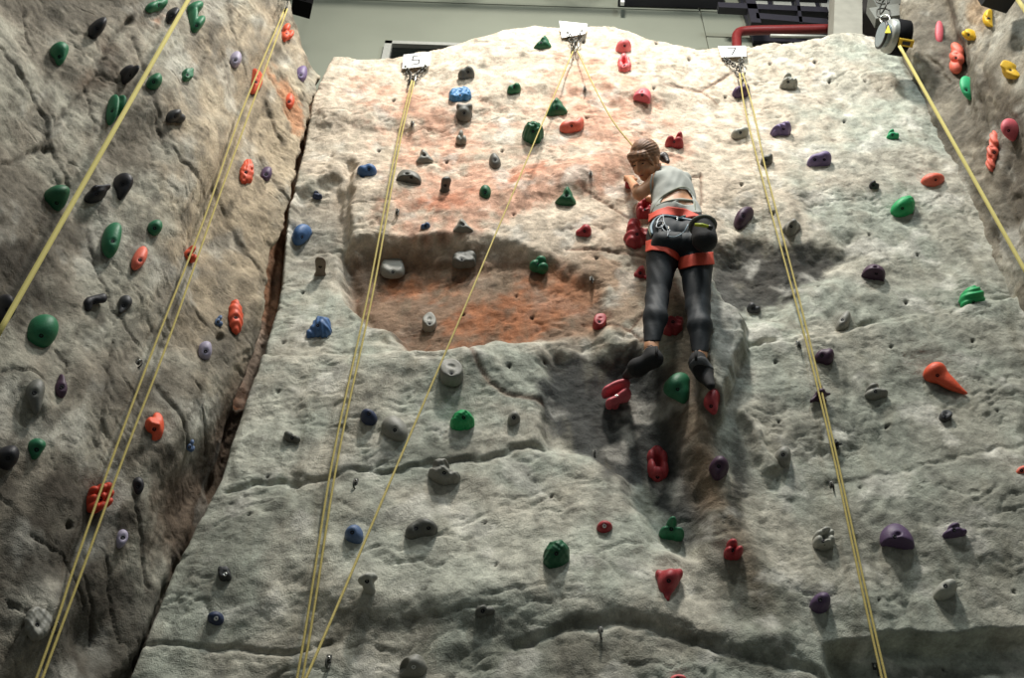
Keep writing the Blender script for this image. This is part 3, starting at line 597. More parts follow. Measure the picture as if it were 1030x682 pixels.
def shape_field(key, tex, seed):
    prims, k = SH[key]; rnd = random.Random(seed); ph = [rnd.uniform(0, 6) for _ in range(6)]
    wob = lambda X, Z: .05 * np.sin(2.6 * X + ph[0]) * np.sin(2.2 * Z + ph[1])
    def f(X, Y, Z):
        X = X + .07 * np.sin(2.3 * Z + ph[2]); Z = Z + .07 * np.sin(2.1 * X + ph[3]); g = None
        for p in prims:
            if p[0] == 'e': d = sd_ell(X, Y, Z, p[1], p[2]); g = d if g is None else smin(g, d, k)
            elif p[0] == 'c': d = sd_cone(X, Y, Z, *p[1:]); g = d if g is None else smin(g, d, k)
        for p in prims:
            if p[0] == '-': g = smax(g, -sd_ell(X, Y, Z, p[1], p[2]), .08)
            elif p[0] == 'h':
                n = np.array(p[1], float); n /= np.linalg.norm(n); g = smax(g, X * n[0] + Y * n[1] + Z * n[2] - p[2], .1)
        g = g + wob(X, Z)
        if tex == 'ridge': g = g + .05 * np.sin(15 * np.hypot(X + .2, (Z - .9) * .9))
        elif tex == 'groove': g = g + .05 * np.sin(13 * (Z + .3 * X + .25 * np.sin(3 * X)))
        elif tex == 'golf': g = g + .035 * np.cos(11 * X + .5) * np.cos(11 * Z) * np.clip(1.2 * (X + Z) + .4, 0, 1)
        elif tex == 'pebble': g = g + .07 * np.cos(9 * X + 2 * np.sin(5 * Z)) * np.cos(9 * Z + ph[4])
        elif tex == 'rough': g = g + .04 * np.sin(7 * X + ph[4]) * np.sin(8 * Z + ph[5]) + .03 * np.sin(15 * X + 3 * Z) * np.sin(13 * Z + 4 * Y)
        elif tex == 'holey': g = g + .09 * np.clip(np.cos(12 * X + 2 * np.sin(4 * Z)) * np.cos(12 * Z + ph[4]), -.2, 1)
        return np.maximum(g, -.16 - Y)
    return f
HC = {'green': '#1f6a47', 'lime': '#1c9a58', 'mint': '#2aa56c', 'dgreen': '#185a3a', 'black': '#1d1d24', 'char': '#37383a', 'purple': '#54405f', 'plum': '#41283f', 'violet': '#6f5f86', 'lilac': '#9a93a8',
      'grey': '#83827a', 'dgrey': '#62625c', 'lgrey': '#a5a59b', 'taupe': '#75695a', 'red': '#a33239', 'dred': '#8c2c36', 'rose': '#c75862', 'pink': '#e77173', 'coral': '#dd6a55', 'orange': '#d95535', 'rust': '#c93f26', 'yellow': '#d8ac1c',
      'blue': '#3d6190', 'sky': '#3f7fb4', 'navy': '#2a3654', 'steelb': '#51688c'}
def hold_mat(c):
    return mat('resin_' + c, HC[c], .55, 0, .35, 90, .10)
M_bolt = mat('dark_bolt', '#15151a', .4, .6); M_boltw = mat('bright_bolt', '#d8d8d4', .3, .8)
HOLDS = []
def hold(cx, cy, w, h, shape, col, label, rot=0, dep=.55, tex=None, bolt=(0, 0), wall=None, bright=False, group=None, two=False):
    wall = wall or (MAIN)
    P = wall.hit(cx, cy)
    a0 = np.array(proj(P)).ravel()
    # in-plane axes that move the picture by one pixel right / up
    e = .01; pu = np.array(proj(P + wall.U * e)).ravel() - a0; pz = np.array(proj(P + np.array([0, 0, e]))).ravel() - a0
    J = np.array([[pu[0], pz[0]], [-pu[1], -pz[1]]]) / e; Ji = np.linalg.inv(J)
    ax = wall.U * Ji[0, 0] + np.array([0, 0, 1]) * Ji[1, 0]; az = wall.U * Ji[0, 1] + np.array([0, 0, 1]) * Ji[1, 1]
    r = np.linalg.norm(P - CAMP); ppm = F / r * .92
    f = shape_field(shape, tex, int(cx * 7 + cy))
    big = max(w, h); n = 40 if (tex or big > 24 or shape in ('ring', 'bars', 'cluster', 'twist')) else 30
    V, Fc = surface_nets(f, (-1.35, -.2, -1.35), (1.35, 1.5, 1.35), n)
    c, s = math.cos(math.radians(rot)), math.sin(math.radians(rot))
    L = V.copy(); L[:, 0] = V[:, 0] * c - V[:, 2] * s; L[:, 2] = V[:, 0] * s + V[:, 2] * c
    dp = dep * min(w, h) / ppm; nrm = wall.N
    sx, sz = w / 2, h / 2; C = P.copy(); ref = (cx, cy)
    vis = L[:, 1] > -.06
    for it in range(7):
        Wd = C + (L[:, 0:1] * sx) * ax + (L[:, 2:3] * sz) * az + L[:, 1:2] * dp * nrm
        x, y = proj(Wd[vis]); bw = x.max() - x.min(); bh = y.max() - y.min()
        sx *= np.clip(w / bw, .5, 1.6); sz = max(sz * np.clip(h / bh, .5, 1.6), h * .22)
        if it >= 2:
            mx = (x.max() + x.min()) / 2; my = (y.max() + y.min()) / 2; C = C + ax * (cx - mx) + az * (my - cy)
        r_ = wall.bvh.ray_cast(Vector(C + nrm * .6), Vector(-nrm), 1.5)
        if r_[0] is not None: C = np.array(r_[0])
    # rest on the highest wall point beneath the middle of the footprint
    tops = []
    for du, dv in ((.5, 0), (-.5, 0), (0, .5), (0, -.5), (0, 0)):
        q = C + ax * du * sx + az * dv * sz; r_ = wall.bvh.ray_cast(Vector(q + nrm * .6), Vector(-nrm), 1.5)
        if r_[0] is not None: tops.append((np.array(r_[0]) - C) @ nrm)
    off = np.clip(.5 * np.mean(tops) + .5 * np.max(tops) if tops else 0, -.05, .06); C = C + nrm * off
    Wd = C + (L[:, 0:1] * sx) * ax + (L[:, 2:3] * sz) * az + L[:, 1:2] * dp * nrm
    det = np.linalg.det(np.stack([ax, nrm, az]))
    fc = Fc if det < 0 else Fc[:, ::-1]
    # bolt: where the line of sight to its mark meets the hold, its socket follows the local surface
    fl = Fc.tolist(); hb = BVHTree.FromPolygons([Vector(v) for v in Wd], fl); bl = []
    for (bx, bz) in ([bolt] if not two else [(bolt[0] - .38, bolt[1]), (bolt[0] + .38, bolt[1])]):
        d = ray(cx + bx * w / 2, cy - bz * h / 2); q = hb.ray_cast(Vector(CAMP), Vector(d))
        if q[0] is None: d = ray(cx, cy); q = hb.ray_cast(Vector(CAMP), Vector(d))
        if q[0] is None: continue
        B = np.array(q[0]); nn = np.array(q[1]); nn = nn if nn @ d < 0 else -nn; nn = nn * .6 + nrm * .4; nn /= np.linalg.norm(nn)
        bl.append((B, nn)); dd = np.linalg.norm(Wd - B, axis=1); Wd = Wd - nn * (.010 * np.exp(-(dd / .016) ** 2))[:, None]
    root = mesh_obj('climbing_hold', Wd, fc, hold_mat(col), loc=C)
    tag(root, label, 'climbing hold', group)
    rr = .0085 if max(w, h) < 14 else .0105
    for B, nn in bl:
        u = np.cross(nn, (0, 0, 1)); u /= np.linalg.norm(u); v = np.cross(nn, u); Vb = []; Fb = []
        rings = [(0, -.03), (rr * 1.1, -.03), (rr * 1.1, -.007), (rr * .8, -.005), (rr * .45, -.007), (rr * .4, -.014), (0, -.014)]
        for rad, hh in rings:
            for k in range(12):
                a = math.pi * k / 6; Vb.append(B + nn * (hh + .001) + rad * (math.cos(a) * u + math.sin(a) * v))
        for i in range(len(rings) - 1):
            for k in range(12): Fb.append((i * 12 + k, i * 12 + (k + 1) % 12, (i + 1) * 12 + (k + 1) % 12, (i + 1) * 12 + k))
        bo = mesh_obj('bolt', Vb, Fb, M_boltw if bright else M_bolt, root)
        if bright: bo['label'] = 'shiny steel bolt'
    HOLDS.append(root)
    return root
L_, R_ = LEFT, RIGHT
H = [
 # left wall, top to bottom
 (60, 54, 18, 24, 'drop', 'green', 'dark green hold alone in the upper left of the left wall', 0, .6, None, (0, -.2), L_),
 (98, 28, 18, 21, 'dome', 'black', 'black domed hold near the top of the left wall with a wide shadow', 0, .8, None, (0, 0), L_),
 (158, 5, 22, 14, 'bean', 'green', 'green hold cut by the top edge, left of the black one', 0, .6, None, (.2, 0), L_),
 (173, 16, 14, 17, 'dome', 'black', 'small black hold between two green holds at the top, behind the yellow strap', 0, .7, None, (0, 0), L_),
 (198, 17, 18, 33, 'kidney', 'green', 'C-shaped green hold at the top of the left wall', 0, .6, None, (0, -.5), L_),
 (131, 75, 19, 20, 'wedge', 'black', 'black wedge hold left of the strap at shoulder of the long crack', 0, .8, None, (0, 0), L_),
 (155, 82, 16, 17, 'dome', 'green', 'round green hold just right of the strap, beside a black wedge', 0, .6, None, (0, 0), L_),
 (189, 75, 12, 14, 'block', 'green', 'small boxy green hold right of the round green one', 0, .6, None, (0, 0), L_),
 (237, 60, 12, 17, 'egg', 'lilac', 'pale lilac hold near the top right of the left wall', 20, .6, None, (0, 0), L_),
 (258, 82, 12, 26, 'half', 'orange', 'flat orange-red hold partly behind the paired ropes, upper left wall', 80, .5, None, (0, 0), L_),
 (248, 173, 14, 26, 'half', 'orange', 'orange half-moon hold with pitted face left of the small purple one', -80, .5, 'holey', (0, 0), L_),
 (117, 111, 20, 31, 'twin', 'green', 'green two-lobed hold crossed by the yellow strap', 0, .6, None, (-.4, 0), L_),
 (177, 117, 19, 14, 'point', 'char', 'charcoal pointed hold casting a long slanted shadow', -8, .8, None, (0, 0), L_),
 (56, 200, 27, 27, 'drop', 'dgreen', 'large dark green wedge left of two black holds', 10, .6, None, (.1, -.3), L_),
 (98, 195, 26, 19, 'jug', 'black', 'wide black jug beside the strap, left of a black drop', 5, .8, None, (0, 0), L_),
 (124, 188, 20, 28, 'drop', 'black', 'black drop-shaped hold right of the wide black jug', -5, .7, None, (0, .2), L_),
 (112, 242, 20, 36, 'egg', 'green', 'tall green egg hold above the salmon one on the left wall', 0, .6, None, (.2, 0), L_),
 (156, 229, 15, 16, 'egg', 'green', 'small green hold right of the tall green egg', 0, .6, None, (0, 0), L_),
 (140, 260, 16, 24, 'oval', 'coral', 'salmon pink egg-shaped hold on the left wall', -22, .55, None, (.2, -.1), L_),
 (191, 256, 14, 18, 'knob3', 'orange', 'small knobbly orange hold behind the paired ropes', 0, .55, None, (0, 0), L_),
 (96, 304, 24, 18, 'horn', 'black', 'black horn-like hold sticking out of the left wall', 0, .45, None, (0, 0), L_),
 (125, 307, 14, 19, 'tear', 'char', 'dark grey hold right of the black horn', -30, .6, None, (0, 0), L_),
 (5, 311, 24, 30, 'dome', 'black', 'large black hold cut by the left edge of the frame at mid height', 0, .7, None, (.2, 0), L_),
 (42, 334, 33, 35, 'dome', 'green', 'biggest green hold of the left wall, round with a straight top', 0, .5, None, (0, -.2), L_),
 (61, 389, 13, 25, 'drop', 'plum', 'narrow purple drop right of a rock-coloured drop', 170, .6, None, (.2, 0), L_),
 (35, 400, 19, 37, 'drop', 'dgrey', 'rock-coloured drop hold left of the narrow purple one', 15, .5, None, (0, .3), L_),
 (37, 452, 18, 22, 'drop', 'green', 'green hold right of the black one at the lower left edge', -10, .6, None, (0, 0), L_),
 (6, 461, 26, 26, 'dome', 'black', 'black hold cut by the left frame edge beside a green one', 0, .6, None, (.2, 0), L_),
 (220, 323, 8, 12, 'knob3', 'steelb', 'tiny blue hold left of the long ridged orange one', 0, .6, None, (0, 0), L_),
 (206, 353, 13, 19, 'egg', 'lilac', 'pale lilac-grey hold below the tiny blue one', 15, .6, None, (.2, 0), L_),
 (237, 319, 15, 36, 'egg', 'orange', 'long ridged orange oval hold near the right rim of the left wall', 15, .5, 'groove', (.1, 0), L_),
 (155, 430, 19, 30, 'pyr', 'orange', 'orange faceted hold right of the paired ropes, lower left wall', 80, .6, None, (.1, -.1), L_),
 (191, 449, 8, 13, 'knob3', 'steelb', 'tiny blue-grey hold right of the faceted orange one', 0, .6, None, (0, 0), L_),
 (101, 501, 28, 32, 'cluster', 'rust', 'red-orange raspberry-like cluster hold behind the paired ropes', 0, .5, None, (0, 0), L_),
 (139, 489, 11, 18, 'egg', 'black', 'small black hold right of the raspberry-like red hold', 10, .6, None, (0, 0), L_),
 (123, 542, 12, 19, 'egg', 'lilac', 'pale grey-lilac hold below the small black one, lower left wall', -10, .6, None, (.2, .2), L_),
 (38, 628, 28, 36, 'flat', 'grey', 'broad pale grey hold low on the left wall beside the ropes', 0, .4, 'rough', (0, 0), L_),
 (289, 33, 13, 19, 'knob3', 'orange', 'orange two-lobed hold at the top right of the left wall', 30, .55, None, (0, 0), L_),
 (303, 75, 11, 17, 'egg', 'violet', 'violet hold on the upper right rim of the left wall', 25, .6, None, (0, 0), L_),
 (291, 102, 10, 16, 'egg', 'orange', 'small orange hold below the violet one on the left wall', 25, .6, None, (0, 0), L_),
 (268, 175, 11, 15, 'egg', 'purple', 'small purple hold right of the orange half-moon', 10, .6, None, (0, 0), L_),
 # middle wall, left half
 (226, 577, 14, 15, 'block', 'char', 'small square charcoal hold above the navy one, lower left', 0, .7, None, (0, 0), None, True),
 (217, 622, 17, 14, 'dome', 'navy', 'small navy hold near the bottom left of the middle wall', 0, .6, None, (0, 0), None, True),
 (369, 171, 20, 13, 'bean', 'blue', 'flat blue hold left of the ropes under sign 5', 5, .7, None, (.2, .2)),
 (319, 193, 10, 9, 'rock', 'navy', 'tiny dark blue hold near the gap to the left wall', 0, .7, None, (0, 0)),
 (469, 73, 17, 13, 'bean', 'dgrey', 'grey oval hold above the speckled light blue one', 10, .7, None, (.2, .2)),
 (463, 95, 23, 16, 'block', 'sky', 'light blue pitted angular hold near the wall top', 12, .5, 'holey', (0, 0)),
 (467, 113, 17, 17, 'jug', 'dgrey', 'grey jug right below the light blue pitted hold', 0, .7, None, (0, 0)),
 (464, 138, 11, 15, 'knob3', 'grey', 'small grey knobbly hold third under the light blue one', 20, .7, None, (0, 0)),
 (427, 157, 18, 14, 'pyr', 'grey', 'pale grey angular hold above the dark D-shaped one', 0, .6, None, (0, .2)),
 (411, 178, 26, 15, 'half', 'dgrey', 'dark grey D-shaped hold touching the ropes under sign 5', 178, .6, None, (.2, 0)),
 (498, 162, 12, 16, 'egg', 'dgrey', 'grey egg hold above the small green one', 10, .7, None, (0, .2)),
 (448, 186, 12, 16, 'peg', 'dgrey', 'grey square peg right of the dark D-shaped hold', 0, .7, None, (0, 0)),
 (488, 193, 12, 14, 'dome', 'dgreen', 'small dark green hold beside the single slanting rope', 0, .6, None, (0, 0)),
 (428, 227, 10, 7, 'bean', 'steelb', 'tiny blue hold above the rust-coloured hollow', 0, .7, None, (0, 0)),
 (466, 227, 20, 14, 'pyr', 'grey', 'grey pyramid hold on the lip above the hollow', 0, .7, None, (0, .3)),
 (304, 238, 20, 21, 'oval', 'blue', 'plain blue oval hold on the left panel', -48, .6, None, (0, 0)),
 (322, 268, 12, 14, 'peg', 'taupe', 'brownish peg sticking out with a long shadow, left panel', 0, 1.0, None, (0, 0)),
 (395, 273, 25, 22, 'flat', 'grey', 'grey flat three-cornered hold inside the shaded side of the hollow', -20, .5, None, (0, 0)),
 (467, 262, 25, 18, 'block', 'dgrey', 'dark grey rounded block on the upper right rim of the hollow', -5, .6, None, (-.2, .2)),
 (432, 325, 15, 22, 'disc', 'grey', 'grey ring-like hold at the bottom of the hollow', 20, .8, None, (0, 0)),
 (321, 329, 26, 23, 'tear', 'blue', 'blue mottled teardrop hold left of the ropes', -58, .55, 'pebble', (-.1, .2)),
 (454, 375, 25, 27, 'disc', 'grey', 'round grey disc hold below the ledge of the hollow', 0, .6, None, (0, 0)),
 (465, 423, 25, 22, 'dome', 'lime', 'bright green domed hold right of the slanting rope', 0, .7, 'rough', (.1, .3)),
 (371, 419, 17, 16, 'dome', 'navy', 'small dark blue dome left of the pale round hold', -10, .7, None, (0, .4)),
 (397, 432, 27, 26, 'dome', 'grey', 'pale grey round hold between two rope lines', 0, .4, None, (0, 0)),
 (294, 440, 17, 12, 'point', 'dgrey', 'small grey beak-like hold low on the left panel', 0, .8, None, (0, 0)),
 (447, 475, 33, 28, 'rock', 'grey', 'lumpy grey rock-like hold with three lobes', -10, .7, 'rough', (0, 0)),
 (356, 537, 19, 19, 'dome', 'steelb', 'blue-grey hold between the double and the slanting rope', 0, .6, None, (-.2, .2)),
 (424, 532, 33, 22, 'bean', 'dgrey', 'dark grey bean-shaped hold with two bolts', 14, .6, None, (.05, .1), None, False, None, True),
 (370, 587, 20, 23, 'mush', 'lgrey', 'pale grey mushroom-shaped hold touching the slanting rope', 12, .9, None, (-.1, .2)),
 (488, 615, 20, 13, 'point', 'dgrey', 'small dark grey pointed hold near the bottom middle', 10, .8, None, (-.2, .1)),
 (416, 671, 28, 25, 'cres', 'grey', 'grey crescent hold cut by the bottom edge', 0, .7, None, (0, 0), None, True),
 # upper middle
 (546, 43, 18, 14, 'pyr', 'dgreen', 'topmost green hold left of the middle sign', -15, .7, None, (-.2, .1)),
 (517, 88, 14, 11, 'bean', 'green', 'small green hold above the lip, left of the two large green holds', 0, .7, None, (0, .2)),
 (560, 108, 22, 19, 'pyr', 'dgreen', 'green peaked hold above the round green one', 0, .7, None, (0, 0)),
 (536, 134, 22, 23, 'dome', 'dgreen', 'dark green round hold behind the slanting rope', 0, .7, 'pebble', (0, .2)),
 (627, 47, 16, 15, 'dome', 'pink', 'pink domed hold at the very top of the pink column', 0, .7, None, (.2, .2)),
 (628, 65, 14, 21, 'ring', 'pink', 'pink knotted hold directly below the pink dome', 10, .7, None, (0, 0)),
 (646, 95, 18, 15, 'half', 'rose', 'rose-coloured flat hold below the pink knotted one', 160, .5, None, (0, 0)),
 (575, 126, 25, 17, 'vee', 'coral', 'coral heart-like hold right of the dark green round one', 0, .6, None, (0, 0)),
 (678, 142, 19, 19, 'heart', 'red', 'crimson notched hold above the climber', 0, .7, None, (0, 0)),
 (569, 198, 21, 20, 'pyr', 'dgreen', 'green hold with a straight slanted top, level with the climber', -15, .7, None, (.1, .2)),
 (745, 91, 18, 14, 'bean', 'purple', 'purple-grey hold behind the ropes right under sign 7', 5, .7, None, (0, 0)),
 (744, 134, 18, 13, 'bean', 'lgrey', 'pale grey hold left of the ropes under sign 7', 0, .7, None, (.1, .2)),
 (748, 219, 20, 22, 'oval', 'plum', 'dark plum hold right of the climber at harness height', -38, .7, None, (0, .2)),
 (648.5, 210, 18, 22, 'ring', 'red', 'crimson looped hold under the climber\'s elbow', 10, .8, None, (0, 0)),
 (641, 235, 28, 31, 'rock', 'red', 'large crimson many-ridged hold at the climber\'s left hip', 0, .55, 'groove', (0, 0)),
 (633, 184, 9, 11, 'block', 'red', 'small red hold gripped by the climber\'s left hand at her chin', 0, .8, None, (0, 0)),
 (587, 232, 16, 13, 'cone', 'red', 'small red hold left of the climber at hip height', 185, .7, None, (.1, 0)),
 (542, 265, 19, 18, 'knob3', 'green', 'green three-lobed hold left of the climber', 0, .6, None, (0, 0)),
 (644, 274, 13, 14, 'tri', 'red', 'red wedge half hidden behind the climber\'s left thigh', 40, .7, None, (0, 0)),
 (603, 325, 14, 18, 'disc', 'red', 'round crimson hold left of the climber\'s shins', 0, .8, None, (0, .2)),
 (677, 328, 21, 20, 'block', 'red', 'red ridged hold between the climber\'s lower legs', 0, .6, 'groove', (0, .5)),
 (620, 397, 30, 32, 'bars', 'rose', 'rose hold of two slanted bars beneath the climber\'s left shoe', 12, .8, None, (0, 0), None, True),
 (680.5, 391, 27, 31, 'drop', 'green', 'green slanting hold between the climber\'s two shoes', 28, .5, None, (.1, 0)),
 (715, 408, 17, 27, 'drop', 'red', 'red hold beneath the climber\'s right shoe', 12, .6, None, (0, 0)),
 (517, 421, 13, 15, 'dome', 'grey', 'small round grey hold at the panel corner', 0, .7, None, (0, .2)),
 (758, 310, 14, 11, 'point', 'char', 'small dark hold under the black-painted recess', 0, .8, None, (0, 0)),
 (661.5, 467, 22, 37, 'ring', 'red', 'crimson lumpy ring hold below the climber', 0, .7, None, (0, -.7)),
 (723, 471, 20, 25, 'drop', 'plum', 'plum hold right of the crimson lumpy ring', -10, .7, None, (0, .2)),
 (608, 530, 16, 13, 'dome', 'red', 'tiny round red hold with a bright bolt', 0, .7, None, (0, .2), None, True),
 (559.5, 558, 27, 30, 'dome', 'dgreen', 'large round dark green hold at the bottom middle', 0, .7, 'rough', (0, .1)),
 (675.5, 532, 26, 26, 'clover', 'green', 'green three-armed hold below the crimson lumpy ring', 0, .8, None, (0, 0)),
 (737.5, 553, 20, 22, 'knob3', 'red', 'crimson double-knob hold right of the green three-armed one', 20, .8, None, (0, 0)),
 (673, 589, 28, 34, 'tri', 'red', 'red triangular hold pointing down at the bottom middle', 0, .6, None, (0, .3)),
 (682, 683, 16, 8, 'dome', 'pink', 'pink hold just showing at the bottom edge', 0, .6, None, (0, 0)),
 # right half
 (793, 82, 19, 17, 'rock', 'lgrey', 'lumpy pale grey hold near the top right of the middle wall', 0, .8, 'rough', (0, 0)),
 (785, 130, 22, 16, 'bean', 'violet', 'light purple hold with a raised lobe, upper of two', -5, .7, 'groove', (.3, .1)),
 (824, 160, 25, 16, 'bean', 'violet', 'light purple hold with two bolts, lower right of the other', 5, .7, None, (.05, 0), None, False, None, True),
 (898, 135, 13, 11, 'rock', 'mint', 'small mint green hold high on the right', 0, .7, None, (0, 0)),
 (879, 186, 11, 9, 'point', 'char', 'tiny dark hold left of the orange oval one', 0, .8, None, (0, 0)),
 (938, 181, 24, 14, 'dome', 'coral', 'orange oval hold above the green dimpled one', 0, .6, None, (.3, .1)),
 (908, 207, 25, 21, 'dome', 'lime', 'bright green dimpled hold below the orange oval', 0, .55, 'golf', (0, -.2)),
 (771, 161, 13, 13, 'bean', 'dgrey', 'small grey hold right beside the paired ropes, upper right', 0, .7, None, (0, .1)),
 (796, 229, 19, 18, 'wedge', 'grey', 'grey hold above the black-painted recess', 10, .7, None, (0, .2)),
 (878, 275, 25, 18, 'half', 'plum', 'dark plum wedge with a flat top, right of the recess', 165, .8, None, (.3, 0)),
 (977, 300, 27, 23, 'dome', 'lime', 'bright green hold with curved ridges on the far right', 0, .5, 'ridge', (.2, -.3)),
 (848, 323, 15, 20, 'oval', 'grey', 'grey oval hold on the seam right of the ropes', -30, .7, None, (-.1, .2)),
 (829, 359, 20, 17, 'bean', 'plum', 'dark purple hold right of the ropes, upper of three', -20, .6, None, (-.2, .2)),
 (825, 397, 21, 19, 'star', 'plum', 'dark purple star-like hold crossed by the ropes', 0, .7, None, (0, 0)),
 (881, 394, 24, 17, 'rock', 'grey', 'grey three-lobed hold left of the long orange one', 0, .7, None, (0, .1)),
 (950, 382, 45, 33, 'long', 'orange', 'long orange drumstick-shaped hold', 0, .5, None, (-.3, .3)),
 (951, 419, 14, 13, 'disc', 'char', 'small dark hold under the long orange one', -30, .6, None, (0, 0)),
 (841, 447, 12, 11, 'star', 'black', 'small black hold right beside the ropes, lower right', 0, .7, None, (0, 0)),
 (1028, 473, 12, 9, 'dome', 'coral', 'coral hold cut by the right frame edge', 0, .6, None, (0, 0)),
 (787, 460, 17, 21, 'egg', 'grey', 'grey egg hold left of the ropes, right of the plum one', 10, .8, None, (.1, .3)),
 (902, 540, 35, 26, 'half', 'purple', 'large purple flat-topped hold, biggest on the right', 177, .5, None, (-.1, .1)),
 (960, 534, 25, 16, 'rock', 'purple', 'small jagged purple hold right of the large purple one', 0, .7, None, (0, .2)),
 (828, 543, 23, 25, 'ring', 'lgrey', 'knobbly pale grey hold left of the ropes, lower right', 0, .8, None, (0, 0)),
 (951, 593, 24, 22, 'egg', 'lgrey', 'pale grey domed hold with a dark bolt hole, bottom right', 0, .8, None, (0, .4)),
 (825, 606, 21, 21, 'dome', 'purple', 'round purple hold at the bottom right beside the ropes', 0, .7, None, (0, .3)),
 # right wall
 (939, 30, 8, 24, 'egg', 'rose', 'slim red hold beside the belay drum on the right wall', 5, .6, None, (0, 0), R_),
 (975, 35, 15, 12, 'bean', 'yellow', 'yellow barrel-shaped hold above the red twisted one', 0, .7, None, (-.2, 0), R_),
 (993, 18, 10, 18, 'half', 'yellow', 'yellow slim hold near the top right corner', -80, .5, None, (0, 0), R_),
 (961, 58, 15, 32, 'twist', 'coral', 'smaller coral twisted hold on the right wall', 10, .6, None, (0, 0), R_),
 (1016, 70, 20, 19, 'pyr', 'yellow', 'yellow pyramid hold, lowest of the three yellow ones', 0, .7, None, (0, 0), R_),
 (973, 89, 13, 24, 'dome', 'mint', 'mint green dome on the right wall', 0, .7, None, (-.2, -.1), R_),
 (1016, 131, 17, 23, 'dome', 'rose', 'dull pink domed hold at the right edge', 0, .7, None, (-.2, 0), R_),
 (1000, 153, 14, 42, 'twist', 'coral', 'long coral twisted hold beside the dull pink dome', 0, .5, 'groove', (0, 0), R_),
]
for a in H: hold(*a)
# ------------------------------------------------------------------ signs, anchors, ropes
M_rope = mat('yellow_rope', '#b5a55f', .8, 0, .8, 240, .30); M_strap = mat('yellow_webbing', '#b9ae66', .8, 0, .4, 300, .1)
M_chain = mat('worn_steel', '#4c4c48', .55, .6, var=.25, scale=150)
M_ink = mat('black_ink', '#1a1a1a', .7)
def unit(v): v = np.array(v, float); return v / np.linalg.norm(v)
def torus_link(c, d, n, L, w, r):
    """oval link centred c, long axis d, plane normal n"""
    d = unit(d); n = unit(np.array(n) - d * np.dot(n, d)); s = np.cross(n, d); P = []
    for k in range(16):
        a = 2 * math.pi * k / 16; ca, sa = math.cos(a), math.sin(a)
        P.append(np.array(c) + d * ((L / 2 - w / 2) * (1 if ca > 0 else -1) * min(1, abs(ca) * 3) + w / 2 * ca) + s * (w / 2 * sa))
    return tube(None, P, r, None, n=7, closed=True)
def chain(p, q, nlink, parent, r=.0055):
    p = np.array(p); q = np.array(q); d = q - p; L = np.linalg.norm(d); step = L / nlink; parts = []
    for i in range(nlink):
        c = p + d * (i + .5) / nlink; nn = (0, -1, .3) if i % 2 == 0 else (1, .25, .2)
        parts.append(torus_link(c, d, nn, step * 1.35, step * .85, r))
    V, Fc = merge(parts); return mesh_obj('chain', V, Fc, M_chain, parent)
def plate(name, corners, th, m, parent=None, loc=None):
    P = [np.array(c, float) for c in corners]; n = unit(np.cross(P[1] - P[0], P[3] - P[0]))
    if n[1] > 0: n = -n
    V = P + [p - n * th for p in P]; Fc = [(0, 1, 2, 3), (7, 6, 5, 4), (0, 4, 5, 1), (1, 5, 6, 2), (2, 6, 7, 3), (3, 7, 4, 0)]
    return mesh_obj(name, V, Fc, m, parent, smooth=False, loc=loc), n
def stroke(name, pts, w, n, th, m, parent):
    """flat lettering strokes on a plate: pts in world, n = plate normal"""
    parts = []
    for a, b in zip(pts[:-1], pts[1:]):
        a = np.array(a); b = np.array(b); d = unit(b - a); s = np.cross(n, d)
        parts.append(obox((a + b) / 2 + n * th / 2, (b - a) / 2 + d * w * .4, s * w / 2, n * th / 2))
    V, Fc = merge(parts); return mesh_obj(name, V, Fc, m, parent, smooth=False)
def anchor(corners, y_off, tips, meet, digit, dlabel, alabel, wall=MAIN):
    Y = wall.hit(meet[0], meet[1] + 6)[1] - y_off
    loc = at(*meet, Y)
    C = [at(x, y, Y + .02) for x, y in corners]
    s = empty('number_sign', C[3]); tag(s, dlabel, 'sign')
    pl, n = plate('sign_plate', C, .005, M_white, s)
    def on(u, v): return C[0] * (1 - u) * (1 - v) + C[1] * u * (1 - v) + C[2] * u * v + C[3] * (1 - u) * v + n * .0005
    if digit: stroke('digit', [on(*q) for q in digit], .012, n, .0015, M_ink, s)
    a = empty('top_anchor', loc); tag(a, alabel, 'anchor')
    for tx, ty, nl in tips:
        T = at(tx, ty, Y + .03); chain(T, loc, nl, a)
        V, Fc = tube(None, [T + np.array([0, .05, 0]), T + np.array([0, -.02, 0])], .012, None, n=6); mesh_obj('anchor_bolt', V, Fc, M_steel, a)
    for k, dx in enumerate((-.02, .02)):
        V, Fc = torus_link(loc + np.array([dx, -.01, -.05]), (dx, 0, 1), (1, .4, 0), .13, .06, .006)
        mesh_obj('carabiner', V, Fc, M_steel if k else M_chain, a)
    return Y, loc, a
def rope(name, strands, label, cat='rope', r=.0065, m=None, loc=None):
    parts = []
    for P in strands:
        parts.append(tube(None, smooth_path(P, 8) if len(P) > 2 else P, r, None, n=8))
    e = empty(name, loc if loc is not None else strands[0][0]); tag(e, label, cat)
    for v, f in parts: mesh_obj('strand', v, f, m or M_rope, e)
    return e
Y5, p5, a5 = anchor([(406, 55), (434, 52), (432.5, 66), (404.5, 69)], .06, [(408, 68, 5), (428, 67, 6)], (415, 79), [(.62, .2), (.36, .2), (.34, .48), (.58, .5), (.58, .78), (.34, .8)],
    'white sign numbered 5 above the left pair of yellow ropes', 'chain anchor above the rust-coloured hollow, under a white sign')
e5 = at(302, 684, 4.45)[1]
Ya = Y5 - .03
q1, q2 = at(414, 83, Ya), at(416.5, 83, Ya)
def down(q, px, py): 
    # plumb line from q, small real drift
    d = ray(px, py); t = (q[1]) / d[1]; return CAMP + d * t
